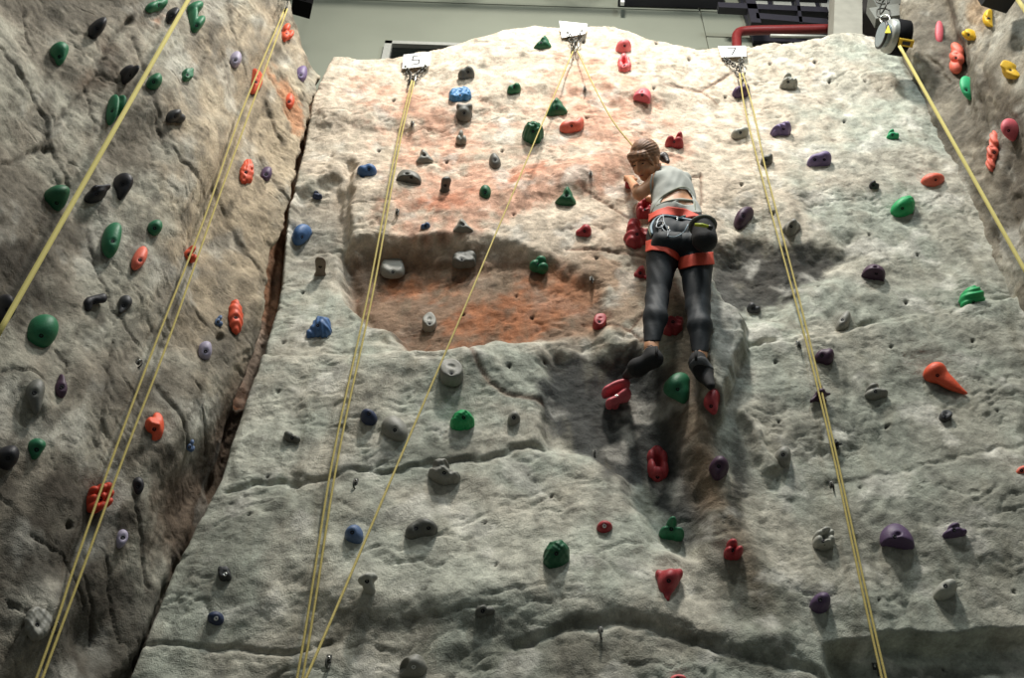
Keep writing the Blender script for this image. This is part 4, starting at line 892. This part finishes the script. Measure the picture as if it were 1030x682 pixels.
rope('climbing_rope', [[q1 + (0, 0, .03), down(q1, 398, 150), down(q1, 371.5, 290), down(q1, 335, 460), down(q1, 298.5, 684), down(q1, 298.5, 684) + (-.02, 0, -2)],
     [q2 + (0, 0, .03), down(q2, 401, 150), down(q2, 376, 290), down(q2, 340, 460), down(q2, 304, 684), down(q2, 304, 684) + (-.02, 0, -2)]], 'doubled yellow rope crossing the rust-coloured hollow of the wall')
Y6, p6, a6 = anchor([(562.5, 21), (591, 24), (588.5, 34), (565, 38)], .06, [(571, 34, 4), (585, 32, 4)], (578, 45), None,
    'blank-looking white sign at the middle top of the wall', 'chain anchor under the middle white sign')
q1 = at(577, 50, Y6); q2 = at(580, 50, Y6)
rope('climbing_rope', [[q1, at(540, 137, Y6 - .12), at(503, 225, Y6 - .3), at(465, 315, 4.15), at(408, 448, 3.9), at(307, 684, 3.4), at(250, 800, 3.1)],
     [q2, at(600, 92, 4.6), at(618, 124, 4.52), at(640, 152, 4.50), at(655, 180, 4.60), at(662, 200, 4.60)]], 'single yellow rope slanting from the middle sign, other end to the climber', r=.0055)
Y7, p7, a7 = anchor([(722, 46.5), (750, 46), (751, 56.5), (725.5, 57.5)], .06, [(729, 59, 6), (746, 60, 4)], (744, 70), [(.32, .22), (.62, .22), (.44, .82)],
    'white sign numbered 7 at the right of the wall top', 'chain anchor right of the climber, before the dark red pipe bend')
Yb = Y7 - .03
q1, q2 = at(744, 74, Yb), at(747, 74, Yb)
rope('climbing_rope', [[q1, down(q1, 749, 108), down(q1, 763, 165), down(q1, 778, 222), down(q1, 806, 325), down(q1, 836.5, 450), down(q1, 887.5, 684), down(q1, 887.5, 684) + (0, 0, -2)],
     [q2, down(q2, 757, 108), down(q2, 769, 165), down(q2, 783.5, 222), down(q2, 810, 325), down(q2, 839.5, 450), down(q2, 891.5, 684), down(q2, 891.5, 684) + (0, 0, -2)]], 'doubled yellow rope right of the climber, passing the dark plum holds')
# dark quickdraw hanging beside rope 7
V, Fc = torus_link(at(748, 84, Yb + .05), (0.1, 0, 1), (1, .5, 0), .14, .05, .007); mesh_obj('spare_link', V, Fc, M_chain, a7)
# left wall anchor and ropes
Pl = LEFT.hit(290, 6) + LEFT.N * .26
a4 = empty('top_anchor', at(290, 2, Pl[1])); tag(a4, 'chain anchor at the top edge of the left wall', 'anchor')
chain(at(292, -22, Pl[1] + .05), at(289, 4, Pl[1]), 6, a4)
V, Fc = torus_link(at(288, 8, Pl[1]), (0, 0, 1), (1, .4, 0), .12, .06, .006); mesh_obj('carabiner', V, Fc, M_chain, a4)
q1, q2 = at(286.5, 9, Pl[1]), at(289, 9, Pl[1])
rope('climbing_rope', [[q1, down(q1, 244, 110), down(q1, 205, 221), down(q1, 160, 336), down(q1, 117, 450), down(q1, 76, 566), down(q1, 36, 684), down(q1, 36, 684) + (0, 0, -2)],
     [q2, down(q2, 252, 110), down(q2, 212, 221), down(q2, 168, 346), down(q2, 128, 450), down(q2, 82, 576), down(q2, 42, 684), down(q2, 42, 684) + (0, 0, -2)]], 'doubled yellow rope hanging down the left wall')
# belay straps (flat webbing)
def strap(P, Q, w, label):
    P = np.array(P); Q = np.array(Q); d = unit(Q - P); v = unit((P + Q) / 2 - CAMP); s = unit(np.cross(d, v)); n = np.cross(s, d); N = 24; V = []; Fc = []
    for i in range(N + 1):
        c = P + (Q - P) * i / N + n * .004 * math.sin(i * .9)
        for a, b in ((-1, -1), (1, -1), (1, 1), (-1, 1)): V.append(c + s * w / 2 * a + n * .002 * b)
    for i in range(N):
        for k in range(4): Fc.append((i * 4 + k, i * 4 + (k + 1) % 4, i * 4 + 4 + (k + 1) % 4, i * 4 + 4 + k))
    Fc += [(3, 2, 1, 0), tuple(N * 4 + k for k in range(4))]
    return tag(mesh_obj('belay_strap', V, Fc, M_strap, loc=P), label, 'strap')
Ys = LEFT.hit(120, 120)[1] - .2
strap(at(196, -12, Ys), at(-6, 343, Ys),   .028, 'yellow webbing strap crossing the upper left wall')
# automatic belay drum
Yd = 4.45; c = at(899, 37, Yd)
dev = empty('belay_drum', c); tag(dev, 'round automatic belay device with black band, hung before the right wall', 'belay device')
ax = unit((-.98, -.12, .03)); u = unit(np.cross(ax, (0, 0, 1))); v = np.cross(u, ax)
def drum(name, prof, m, seg=40, parent=dev):
    V = []; Fc = []
    for t, r in prof:
        for k in range(seg):
            a = 2 * math.pi * k / seg; V.append(c + (ax * t + r * (math.cos(a) * u + math.sin(a) * v)) * .82)
    for i in range(len(prof) - 1):
        for k in range(seg): Fc.append((i * seg + k, i * seg + (k + 1) % seg, (i + 1) * seg + (k + 1) % seg, (i + 1) * seg + k))
    return mesh_obj(name, V, Fc, m, parent)
M_dev = mat('silver_casing', '#9a9d98', .4, .3); M_face = mat('blue_grey_cover', '#8f9a9c', .4, .2)
drum('casing', [(-.13, 0), (-.13, .14), (-.12, .175), (-.03, .182), (.05, .182), (.08, .172), (.08, 0)], M_dev)
drum('black_band', [(-.135, 0), (-.135, .17), (-.125, .19), (.01, .19), (.015, .182), (.015, .10)], mat('matt_black_band', '#0f0f12', .9, spec=.15))
drum('cover', [(.08, .125), (.13, .14), (.15, .135), (.152, .12), (.15, 0)], M_face)
drum('rim', [(.125, .138), (.128, .15), (.145, .15), (.152, .138), (.150, .128)], M_black)
V, Fc = obox(c + np.array([.06, -.03, -.148]), ax * .065, np.array([0, .032, 0]), np.array([0, 0, .016])); mesh_obj('nozzle', V, Fc, mat('yellow_plastic', '#c9a21c', .5), dev, smooth=False)
V, Fc = obox(c + np.array([.06, -.03, -.156]), ax * .035, np.array([0, .016, 0]), np.array([0, 0, .012])); mesh_obj('nozzle_slot', V, Fc, M_black, dev, smooth=False)
top = c + np.array([-.02, -.02, .0]) + v * .19 * (1 if v[2] > 0 else -1)
tp = [at(890, 33, Yd - .165), at(896, 33, Yd - .165), at(893.5, 25, Yd - .165)]
n_ = unit(np.cross(tp[1] - tp[0], tp[2] - tp[0])); n_ = n_ if n_[1] < 0 else -n_
V = tp + [p - n_ * .004 for p in tp]; lb = mesh_obj('warning_label', V, [(0, 1, 2), (5, 4, 3), (0, 3, 4, 1), (1, 4, 5, 2), (2, 5, 3, 0)], mat('yellow_sticker', '#d8c81e', .5), dev, smooth=False)
t0 = at(890, 19, Yd)
V, Fc = torus_link(t0, (0, 0, 1), (.4, 1, 0), .12, .08, .008); mesh_obj('shackle', V, Fc, M_steel, dev)
ch = chain(t0 + (0, 0, .04), at(886, -30, Yd), 7, dev, r=.008)
strap(at(904.5, 46, Yd - .03), at(1036, 281, Yd - .03), .026, 'yellow webbing strap running down from the belay drum')
Yc = 3.6
strap(at(1016, -12, Yc), at(1040, 24, Yc), .03, 'short piece of yellow strap in the top right corner')
V, Fc = obox(at(1006, -5, Yc + .15), np.array([.11, .03, 0]), np.array([-.03, .1, 0]), np.array([0, 0, .05])); tag(mesh_obj('strap_guide', V, Fc, M_black, loc=at(1006, -5, Yc + .15), smooth=False), 'black housing at the top right corner above a yellow strap', 'strap guide')
# grey box lamp behind the drum
bx = empty('floodlight', at(895, 10, 5.1)); tag(bx, 'grey box-shaped lamp housing behind the belay drum', 'lamp')
V, Fc = obox(at(893, 8, 5.1), np.array([.17, -.02, .02]), np.array([.02, .12, 0]), np.array([-.01, 0, .16])); mesh_obj('housing', V, Fc, mat('grey_housing', '#6f716c', .4, .3), bx, smooth=False)
V, Fc = obox(at(893, 12, 4.97), np.array([.15, -.02, .02]), np.array([.01, .01, 0]), np.array([-.01, 0, .11])); mesh_obj('front_panel', V, Fc, mat('grey_panel', '#8a8c86', .3, .3), bx, smooth=False)
# bolt hangers left on the wall
for (x, y, w, lb) in ((598, 455, MAIN, 'steel bolt hanger left of the crimson lumpy ring hold'), (604, 634, MAIN, 'bright bolt hanger on the bottom moulding'), (319, 487, MAIN, None), (836, 487, MAIN, 'bolt hanger beside the right ropes at lower height'),
                   (880, 671, MAIN, 'bolt hanger at the foot of the right ropes'), (331, 663, MAIN, 'bolt hanger at the bottom right of the doubled rope'), (803, 346, MAIN, 'bolt hanger left of the right ropes on the seam'), (415, 125, MAIN, 'small dark hanger right of the rope, upper one'),
                   (400, 213, MAIN, 'small dark hanger right of the rope, lower one'), (594, 175, MAIN, 'small dark hanger left of the climber\'s shoulder'), (139, 364, LEFT, 'small hanger left of the ropes on the left wall'), (588, 90, MAIN, 'hanger on the upper lip beneath the middle sign'),
                   (595, 281, MAIN, 'small hanger below the green three-lobed hold'), (55, 628, LEFT, 'white hanger behind the ropes, bottom left')):
    if lb is None: lb = 'steel bolt hanger above the blue-grey hold, left of the ropes'; x, y = 358, 485
    P = w.hit(x, y); n = w.N; h = empty('bolt_hanger', P); tag(h, lb, 'bolt hanger')
    s = w.U; z = np.array([0, 0, 1.0])
    V, Fc = obox(P + n * .006, s * .014, z * .02, n * .003); mesh_obj('hanger_plate', V, Fc, M_chain, h, smooth=False)
    V, Fc = torus_link(P + n * .022 - z * .03, (0, 0, 1), tuple(s + .3 * n), .055, .042, .0045); mesh_obj('eye', V, Fc, M_chain, h)
    V, Fc = tube(None, [P, P + n * .02], .009, None, n=6); mesh_obj('bolt', V, Fc, M_boltw, h)
# ------------------------------------------------------------------ the climber
def J(x, y, Y): return at(x, y, Y)
pel = J(684, 236, 4.44); climber = empty('person', J(684, 236, 4.44)); tag(climber, 'climber in grey open-back top and black leggings, looking down to the left', 'person')
wy = lambda x, y: MAIN.hit(x, y)[1]
neck = J(668, 172, 4.40); shL = J(661, 182, 4.39); shR = J(687, 181, 4.46)
elL = J(643, 195, 4.44); haL = J(634, 181, min(wy(634, 181) - .10, 4.66)); elR = J(688, 204, 4.60); haR = J(653, 200, wy(653, 200) - .10)
hipL = J(668, 238, 4.44); hipR = J(698, 240, 4.44); kL = J(661, 300, 4.50); kR = J(702, 310, 4.50)
aL_ = J(655, 349, 4.50); aR_ = J(704, 357, 4.52)
tL = J(630, 378, wy(622, 385) - .12); tR = J(715, 388, wy(715, 400) - .12)
torso = [(J(669, 190, 4.42), J(668, 214, 4.44), .080, .076), (J(686, 190, 4.46), J(690, 214, 4.46), .074, .078), (J(676, 186, 4.42), J(677, 214, 4.43), .105, .10),
         (shL, shR, .058, .052), (J(675, 180, 4.42), neck, .075, .05), (J(668, 214, 4.44), J(667, 232, 4.44), .076, .092), (J(691, 214, 4.46), J(698, 234, 4.45), .082, .095),
         (J(672, 190, 4.38), J(668, 183, 4.38), .05, .045)]
legs = [(hipL, J(666, 262, 4.45), .108, .095), (J(666, 262, 4.45), kL, .095, .064), (kL, J(659, 320, 4.47), .066, .067), (J(659, 320, 4.47), aL_, .066, .040),
        (hipR, J(700, 268, 4.45), .112, .098), (J(700, 268, 4.45), kR, .098, .070), (kR, J(704, 328, 4.48), .067, .066), (J(704, 328, 4.48), aR_, .066, .040),
        (hipL, hipR, .105, .105), (J(667, 244, 4.36), J(695, 246, 4.36), .07, .07)]
feet = [(aL_, J(657, 362, 4.50), .042, .038), (J(657, 362, 4.50), J(641, 370, 4.55), .034, .028), (aR_, J(704, 366, 4.53), .042, .038), (J(702, 364, 4.53), J(709, 376, 4.57), .034, .028)]
arms = [(shL, elL, .056, .044), (elL, haL, .043, .026), (shR, elR, .054, .042), (elR, haR, .042, .026)]
# head frame
fz = unit((-.60, -.22, -.75)); u0 = np.array([-.22, -.62, .5]); hu = unit(u0 - fz * (u0 @ fz)); hl = np.cross(hu, fz)
HC_ = J(649.5, 161, 4.34); K = 1.16
def hp(l, f, u): return HC_ + K * (hl * l + fz * f + hu * u)
def hloc(X, Y, Z):
    dx, dy, dz = X - HC_[0], Y - HC_[1], Z - HC_[2]
    return [(dx * a[0] + dy * a[1] + dz * a[2]) / K for a in (hl, fz, hu)]
def head_sdf(X, Y, Z):
    l, f, u = hloc(X, Y, Z)
    g = sd_ell(l, f, u, (0, -.012, .03), (.074, .092, .09)); g = smin(g, sd_ell(l, f, u, (0, .03, -.035), (.058, .062, .080)), .03)
    g = smin(g, sd_ell(l, f, u, (0, .062, -.098), (.026, .026, .022)), .03)
    for s in (-1, 1):
        g = smin(g, sd_ell(l, f, u, (.032 * s, .07, -.045), (.026, .022, .024)), .015)
        g = smax(g, -sd_ell(l, f, u, (.031 * s, .106, -.006), (.020, .018, .013)), .012)
        g = smin(g, sd_ell(l, f, u, (.031 * s, .080, -.008), (.014, .012, .010)), .004)
        g = smin(g, sd_ell(l, f, u, (.076 * s, -.008, -.018), (.011, .022, .032)), .008)
    g = smin(g, sd_cone(l, f, u, (0, .090, .0), (0, .108, -.045), .008, .014), .012)
    g = smin(g, sd_ell(l, f, u, (0, .092, -.072), (.022, .010, .006)), .006); g = smin(g, sd_ell(l, f, u, (0, .090, -.083), (.018, .010, .006)), .006)
    return g * K
def cones(L, k):
    def f(X, Y, Z):
        g = None
        for p, q, a, b in L:
            d = sd_cone(X, Y, Z, p, q, a, b); g = d if g is None else smin(g, d, k)
        return g
    return f
tors_f = cones(torso, .04); legs_f = cones(legs, .03); arms_f = cones(arms, .02); feet_f = cones(feet, .02)
def hand_prims(wr, fr, grip, side):
    """palm, four fingers that bend over the grip and a thumb closing from the side"""
    d = unit(wr - fr); up = unit(d * .6 + np.array([0, 0, .8])); into = np.array([0, 1.0, 0]); s = unit(np.cross(up, into)) * side
    palm = [(wr, wr + up * .055 + into * .01, .026, .024), (wr - s * .018 + up * .02, wr - s * .024 + up * .07 + into * .01, .017, .014), (wr + s * .018 + up * .02, wr + s * .024 + up * .065 + into * .01, .017, .014)]
    fing = []
    for k, (o, L) in enumerate(((-.032, .030), (-.011, .036), (.011, .034), (.031, .026))):
        b = wr + s * o + up * .07 + into * .005; m = b + up * L * .9 + into * .012; e = m + into * L * .9 + up * .004; t = e + into * .016 - up * .014
        fing += [(b - up * .012, m, .0105, .0095), (m, e, .0095, .0088), (e, t, .0088, .0075)]
    b = wr - s * .026 + up * .012; m = b - s * .026 + up * .022 + into * .008; t = m + up * .022 + into * .028 + s * .008
    fing += [(b, m, .013, .011), (m, t, .011, .009)]
    return palm, fing
pL, fL = hand_prims(haL, elL, None, 1); pR, fR = hand_prims(haR, elR, None, -1)
hand_f = cones(pL + pR, .015); fing_f = cones(fL + fR, .003)
def near(fun, pts, pad):
    pts = np.array(pts); lo = pts.min(0) - pad; hi = pts.max(0) + pad
    def g(X, Y, Z):
        m = (X > lo[0]) & (X < hi[0]) & (Y > lo[1]) & (Y < hi[1]) & (Z > lo[2]) & (Z < hi[2]); out = np.full(X.shape, .3); out[m] = fun(X[m], Y[m], Z[m]); return out
    return g
def pts_of(L): return [p for c_ in L for p in c_[:2]]
head_n = near(head_sdf, [HC_], .22); tors_n = near(tors_f, pts_of(torso), .16); legs_n = near(legs_f, pts_of(legs), .17); arms_n = near(arms_f, pts_of(arms), .1)
hand_n = near(lambda X, Y, Z: smin(hand_f(X, Y, Z), fing_f(X, Y, Z), .006), pts_of(pL + pR + fL + fR), .05); feet_n = near(feet_f, pts_of(feet), .1)
neck_c = [(neck, hp(0, -.02, -.06), .050, .048)]; neck_n = near(cones(neck_c, .02), pts_of(neck_c), .1)
def body(X, Y, Z):
    g = smin(tors_n(X, Y, Z), legs_n(X, Y, Z), .03); g = smin(g, arms_n(X, Y, Z), .025); g = smin(g, neck_n(X, Y, Z), .025); g = smin(g, head_n(X, Y, Z), .015)
    g = smin(g, hand_n(X, Y, Z), .012); return smin(g, feet_n(X, Y, Z), .02)
allp = np.array(pts_of(torso + legs + feet + arms + fL + fR) + [HC_]); lo = allp.min(0) - .14; hi = allp.max(0) + .14
M_skin = mat('skin', '#cc9672', .5, 0, .1, 40, .05); M_hair = mat('brown_hair', '#856045', .55, 0, .8, 50, .5)
M_top = mat('grey_jersey', '#a9aca6', .85, 0, .3, 30, .05); M_band = mat('sage_elastic', '#8d9181', .8, 0, .3, 60, .06); M_leg = mat('black_leggings', '#111a21', .7, 0, .2, 60, .08, .5)
M_org = mat('orange_webbing', '#d24a33', .7, 0, .3, 160, .08); M_shoe = mat('black_rubber', '#121214', .85, 0, .2, 60); M_shoeg = mat('grey_suede', '#4a4c4e', .8, 0, .5, 90, .2)
V, Fc = surface_nets(body, lo, hi, 330); mesh_obj('body', V, Fc, M_skin, climber)
bodyV = V; body_bvh = BVHTree.FromPolygons([Vector(v) for v in V], Fc.tolist())
def cloth(name, base, off, mask, m, P, n, pad=.15, tex=0, label=None, parent=None):
    P = np.array(P); l_ = P.min(0) - pad; h_ = P.max(0) + pad
    def f(X, Y, Z):
        g = base(X, Y, Z) - off
        if tex: g = g + tex * (np.sin(38 * Z + 9 * np.sin(14 * X) + 10 * Y) + .6 * np.sin(60 * X + 30 * Z))
        x, y = proj(np.stack([X, Y, Z], -1)); return np.maximum(g, mask(x, y, X, Y, Z))
    V, Fc = surface_nets(f, l_, h_, n); o = mesh_obj(name, V, Fc, m, parent or climber)
    if label: o['label'] = label
    return o
# grey top: open back between two arcs, cut-away arm holes
def pm(x, y, poly): 
    ins = polymask(x, y, poly, .8); return (ins - .5) * .012
OP1 = [(663, 205), (667, 199), (674, 194), (683, 190), (691, 191), (696, 197), (697, 201), (686, 199), (676, 200), (668, 203)]
OP2 = [(680, 203), (690, 201), (697.5, 203), (697, 206), (688, 206)]
tb = lambda X, Y, Z: smin(tors_f(X, Y, Z), 9 * np.ones_like(X), .001)
def top_mask(x, y, X, Y, Z):
    m = (y - 214) / 140
    m = np.maximum(m, pm(x, y, OP1)); m = np.maximum(m, pm(x, y, OP2))
    m = np.maximum(m, (np.interp(y, [166, 176, 190, 214], [662, 658, 654.5, 650]) - x) / 140)      # left arm hole
    return np.maximum(m, (166.5 + .0 * x - y) / 140)
cloth('tank_top', tb, .011, top_mask, M_top, pts_of(torso), 150, tex=.0016)
def on_body(pts, r, name, m, lift=.01, parent=None, closed=False):
    out = []
    for x, y in smooth_path([(a, b, 0) for a, b in pts], 5) and [(p[0], p[1]) for p in smooth_path([np.array([a, b, 0.0]) for a, b in pts], 5)]:
        d = ray(x, y); h = body_bvh.ray_cast(Vector(CAMP), Vector(d)); 
        if h[0] is None: continue
        out.append(np.array(h[0]) - d * lift)
    return tube(name, out, r, m, parent or climber, n=8)
on_body([(656, 213), (660, 206), (665, 199), (673, 193.5), (683, 189), (691, 189.5), (697, 197), (698.5, 205), (699, 212)], .008, 'back_strap', M_band, .014)
on_body([(661, 207), (670, 203), (682, 201), (697, 202)], .008, 'back_strap', M_band, .014)
on_body([(656, 176), (654.5, 184), (655, 194), (656, 204)], .006, 'arm_trim', M_top, .004)
# leggings
def leg_mask(x, y, X, Y, Z):
    m = (212 - y) / 140; cut = np.where(x < 680, 343.5, 354); return np.maximum(m, (y - cut) / 150)
lb_ = lambda X, Y, Z: smin(tors_f(X, Y, Z), legs_f(X, Y, Z), .03)
cloth('leggings', lb_, .007, leg_mask, M_leg, pts_of(legs) + [J(680, 212, 4.4)], 220, tex=.0012)
def band(name, x0, x1, xs, ys, th, off, m, base=lb_, P=None, label=None):
    def mk(x, y, X, Y, Z):
        t = np.interp(x, xs, ys); q = np.maximum(t - y, y - t - th) / 140; return np.maximum(q, np.maximum(x0 - x, x - x1) / 140)
    return cloth(name, base, off, mk, m, P, 110, pad=.17, label=label)
har = empty('climbing_harness', J(680, 222, 4.30)); har.location = Vector(J(680, 222, 4.30)); har.parent = climber; har.location -= climber.location
hc = lambda o: (setattr(o, 'parent', har), setattr(o, 'location', o.location - har.location))
hc(band('waist_belt', 640, 716, [654, 662, 672, 690, 705], [215, 210.5, 207.5, 210, 217], 8.5, .022, M_org, P=[J(663, 213, 4.44), J(692, 215, 4.45)]))
hc(band('leg_loop', 640, 684, [648, 656, 668, 684], [243, 240.5, 242, 252.5], 11, .017, M_org, base=cones(legs[:2], .03), P=[J(664, 245, 4.44), J(668, 255, 4.44)]))
hc(band('leg_loop', 682, 722, [682, 700, 716], [259, 254.5, 253.5], 12.5, .017, M_org, base=cones(legs[4:6], .03), P=[J(700, 255, 4.44), J(700, 265, 4.44)]))
M_blue = mat('pale_blue_cord', '#8ea3b0', .6, 0, .4, 200, .3); M_sil = mat('silver_alloy', '#6d7276', .5, .6)
gz = lambda pts, r, n, m, lift=.03: hc(on_body(pts, r, n, m, lift))
gz([(656, 236), (655, 228), (660, 220), (668, 217), (680, 218.5), (692, 221), (704, 223)], .009, 'gear_loop', M_blue)
gz([(660, 226), (664, 219), (672, 217), (684, 219)], .008, 'gear_loop', M_sil)
gz([(667, 216), (668, 224), (672, 233), (671, 239)], .006, 'gear_loop', M_sil, .035)
gz([(672, 238), (680, 238), (688, 233), (692, 226)], .0035, 'lanyard', M_blue, .03)
gz([(655, 238), (653, 230), (657, 222)], .004, 'lanyard', mat('olive_cord', '#7f8266', .8), .03)
gz([(682, 222), (686, 218), (690, 217)], .005, 'lanyard', mat('teal_tape', '#4f9c9c', .7), .035)
# logo tick on the leggings
on_body([(700.5, 244.5), (703, 249), (706, 252.5), (704, 248)], .0035, 'white_mark', M_white, .009)
# quickdraw carabiners hanging from the harness
for i, (x, y, lab) in enumerate(((664, 226, 'silver carabiner on the left of the harness'), (669.5, 230, 'silver carabiner hanging lowest on the harness'), (678, 221, 'silver carabiner at the middle of the harness'))):
    d = ray(x, y); h = body_bvh.ray_cast(Vector(CAMP), Vector(d)); P = np.array(h[0]) - d * .035
    r_ = empty('carabiner', P); tag(r_, lab, 'carabiner')
    V, Fc = torus_link(P, (.3 * (-1) ** i, .1, 1), (0, -1, .5), .085, .045, .0055); mesh_obj('carabiner_body', V, Fc, M_sil, r_)
    V, Fc = tube(None, [P + (.02, -.002, -.02), P + (.021, -.002, .022)], .004, None, n=6); mesh_obj('gate', V, Fc, M_steel, r_)
# chalk bag
cb = J(708, 236.5, 4.22); cbag = empty('chalk_bag', cb); tag(cbag, 'black chalk bag hanging at the right of the climber\'s harness', 'chalk bag')
def cbf(X, Y, Z):
    g = sd_cone(X, Y, Z, cb + (0, 0, -.05), cb + (.0, -.01, .07), .080, .080); g = smax(g, (Z - cb[2]) - .085, .02)
    g = smax(g, -sd_cone(X, Y, Z, cb + (0, -.01, .10), cb + (0, -.01, .2), .07, .07), .01); return g + .003 * np.sin(40 * X) * np.sin(30 * Z)
V, Fc = surface_nets(cbf, cb - .2, cb + .2, 46); mesh_obj('pouch', V, Fc, mat('black_fabric', '#17181a', .8, 0, .4, 70), cbag)
rim = [cb + (.081 * math.cos(a), -.01 + .081 * math.sin(a), .082) for a in np.linspace(0, 2 * math.pi, 25)[:-1]]
tube('fleece_rim', rim, .013, mat('grey_fleece', '#6a6c66', .9, 0, .6, 120), cbag, n=8, closed=True)
br = empty('chalk_brush', J(706, 227, 4.11)); tag(br, 'yellow-green brush tucked at the chalk bag', 'brush')
tube('handle', [J(699, 226, 4.10), J(706, 226.5, 4.09), J(713, 228, 4.11)], [.010, .013, .009], mat('lime_plastic', '#a6b32a', .5), br, n=10)
tube('bristles', [J(712, 228, 4.11), J(716, 229.5, 4.12)], [.014, .017], M_black, br, n=10)
# shoes
def shoe(an, heel, ball, toe, nm):
    def f(X, Y, Z):
        g = sd_cone(X, Y, Z, heel, ball, .052, .055); g = smin(g, sd_cone(X, Y, Z, ball, toe, .053, .026), .03); g = smin(g, sd_cone(X, Y, Z, heel, an, .050, .047), .03)
        return smax(g, -sd_cone(X, Y, Z, an + unit(an - heel) * .035, an + unit(an - heel) * .12, .040, .05), .006)
    P = np.array([an, heel, ball, toe]); V, Fc = surface_nets(f, P.min(0) - .09, P.max(0) + .09, 60)
    o = mesh_obj('climbing_shoe', V, Fc, M_shoe, climber, loc=heel); bv = BVHTree.FromPolygons([Vector(v) for v in V], Fc.tolist())
    # grey upper on the instep and a pull tab at the heel
    def f2(X, Y, Z):
        dd = unit(toe - heel); s = (X - heel[0]) * dd[0] + (Y - heel[1]) * dd[1] + (Z - heel[2]) * dd[2]
        return np.maximum(f(X, Y, Z) - .004, np.maximum(np.abs(s - .06) - .055, -(Z - heel[2] - (toe[2] - heel[2]) * .3) + .012))
    V, Fc = surface_nets(f2, P.min(0) - .09, P.max(0) + .09, 60)
    if len(V): u_ = mesh_obj('upper', V, Fc, M_shoeg, climber); u_.parent = o; u_.location = u_.location - o.location; u_['label'] = 'grey suede upper'
    return o, bv
hL = J(658, 361, 4.49); bL = J(641, 370, 4.55)
sL, _ = shoe(J(655, 355, 4.49), hL, bL, tL, 'L')
hR = J(702, 365, 4.52); bR = J(709, 376, 4.57)
sR, _ = shoe(J(702, 360, 4.52), hR, bR, tR, 'R')
for s_, x, y, yy in ((sL, 660.5, 352, 4.43), (sR, 700, 356, 4.46)):
    t_ = tube('pull_tab', [J(x, y - 3, yy), J(x, y + 1, yy), J(x, y + 6, yy)], .009, M_shoe, climber, n=8); t_.parent = s_; t_.location = t_.location - s_.location
# hair: cap with fringe and a short ponytail
def hair_sdf(X, Y, Z):
    l, f, u = hloc(X, Y, Z)
    g = sd_ell(l, f, u, (0, -.014, .036), (.087, .104, .101))
    g = smax(g, -sd_ell(l, f, u, (0, .125, -.065), (.082, .10, .085)), .01)
    g = smax(g, -sd_ell(l, f, u, (0, .03, -.11), (.12, .09, .085)), .01)
    g = smin(g, sd_cone(l, f, u, (-.04, .085, .055), (.05, .092, .042), .022, .022), .02)
    g = smin(g, sd_cone(l, f, u, (.055, .075, .05), (.072, .045, -.035), .018, .007), .012)
    g = smin(g, sd_cone(l, f, u, (-.055, .075, .05), (-.072, .045, -.035), .018, .007), .012)
    for s in (-1, 1): g = smax(g, -sd_ell(l, f, u, (.085 * s, .002, -.022), (.022, .026, .034)), .006)
    a = np.arctan2(l, u - .06); return (g + .0014 * np.sin(26 * a + 20 * f) + .0012 * np.sin(61 * a + 50 * f)) * K
V, Fc = surface_nets(hair_sdf, HC_ - .19, HC_ + .19, 90); hr = mesh_obj('hair', V, Fc, M_hair, climber)
pt = [hp(0, -.095, .0), J(668, 158, 4.40), J(671, 163, 4.38)]
pf = cones([(pt[0], pt[1], .02, .032), (pt[1], pt[2], .034, .018)], .02)
V, Fc = surface_nets(lambda X, Y, Z: pf(X, Y, Z) + .004 * np.sin(70 * X + 40 * Z), np.min(pt, 0) - .08, np.max(pt, 0) + .08, 40); mesh_obj('ponytail', V, Fc, mat('dark_hair', '#2b1d17', .5, 0, .8, 60, .3), climber)
# face details
M_eye = mat('dark_eye', '#1c1512', .25); M_brow = mat('brow_hair', '#3a271c', .8); M_lip = mat('lips', '#a3524a', .5)
for s in (-1, 1):
    V, Fc = surface_nets(lambda X, Y, Z: sd_ell(*hloc(X, Y, Z), (.031 * s, .0895, -.008), (.0115, .006, .0045)), hp(.031 * s, .09, -.008) - .03, hp(.031 * s, .09, -.008) + .03, 24)
    mesh_obj('eye', V, Fc, M_eye, climber)
    tube('eyebrow', [hp(.014 * s, .098, .010), hp(.030 * s, .096, .014), hp(.046 * s, .084, .010)], .0025, M_brow, climber, n=6)
tube('lips', [hp(-.02, .094, -.077), hp(-.008, .102, -.076), hp(.008, .102, -.076), hp(.02, .094, -.077)], [.002, .0045, .0045, .002], M_lip, climber, n=6)
V, Fc = torus_link(hp(.083, -.004, -.052), hu, hl, .02, .012, .0015); mesh_obj('earring', V, Fc, M_sil, climber)
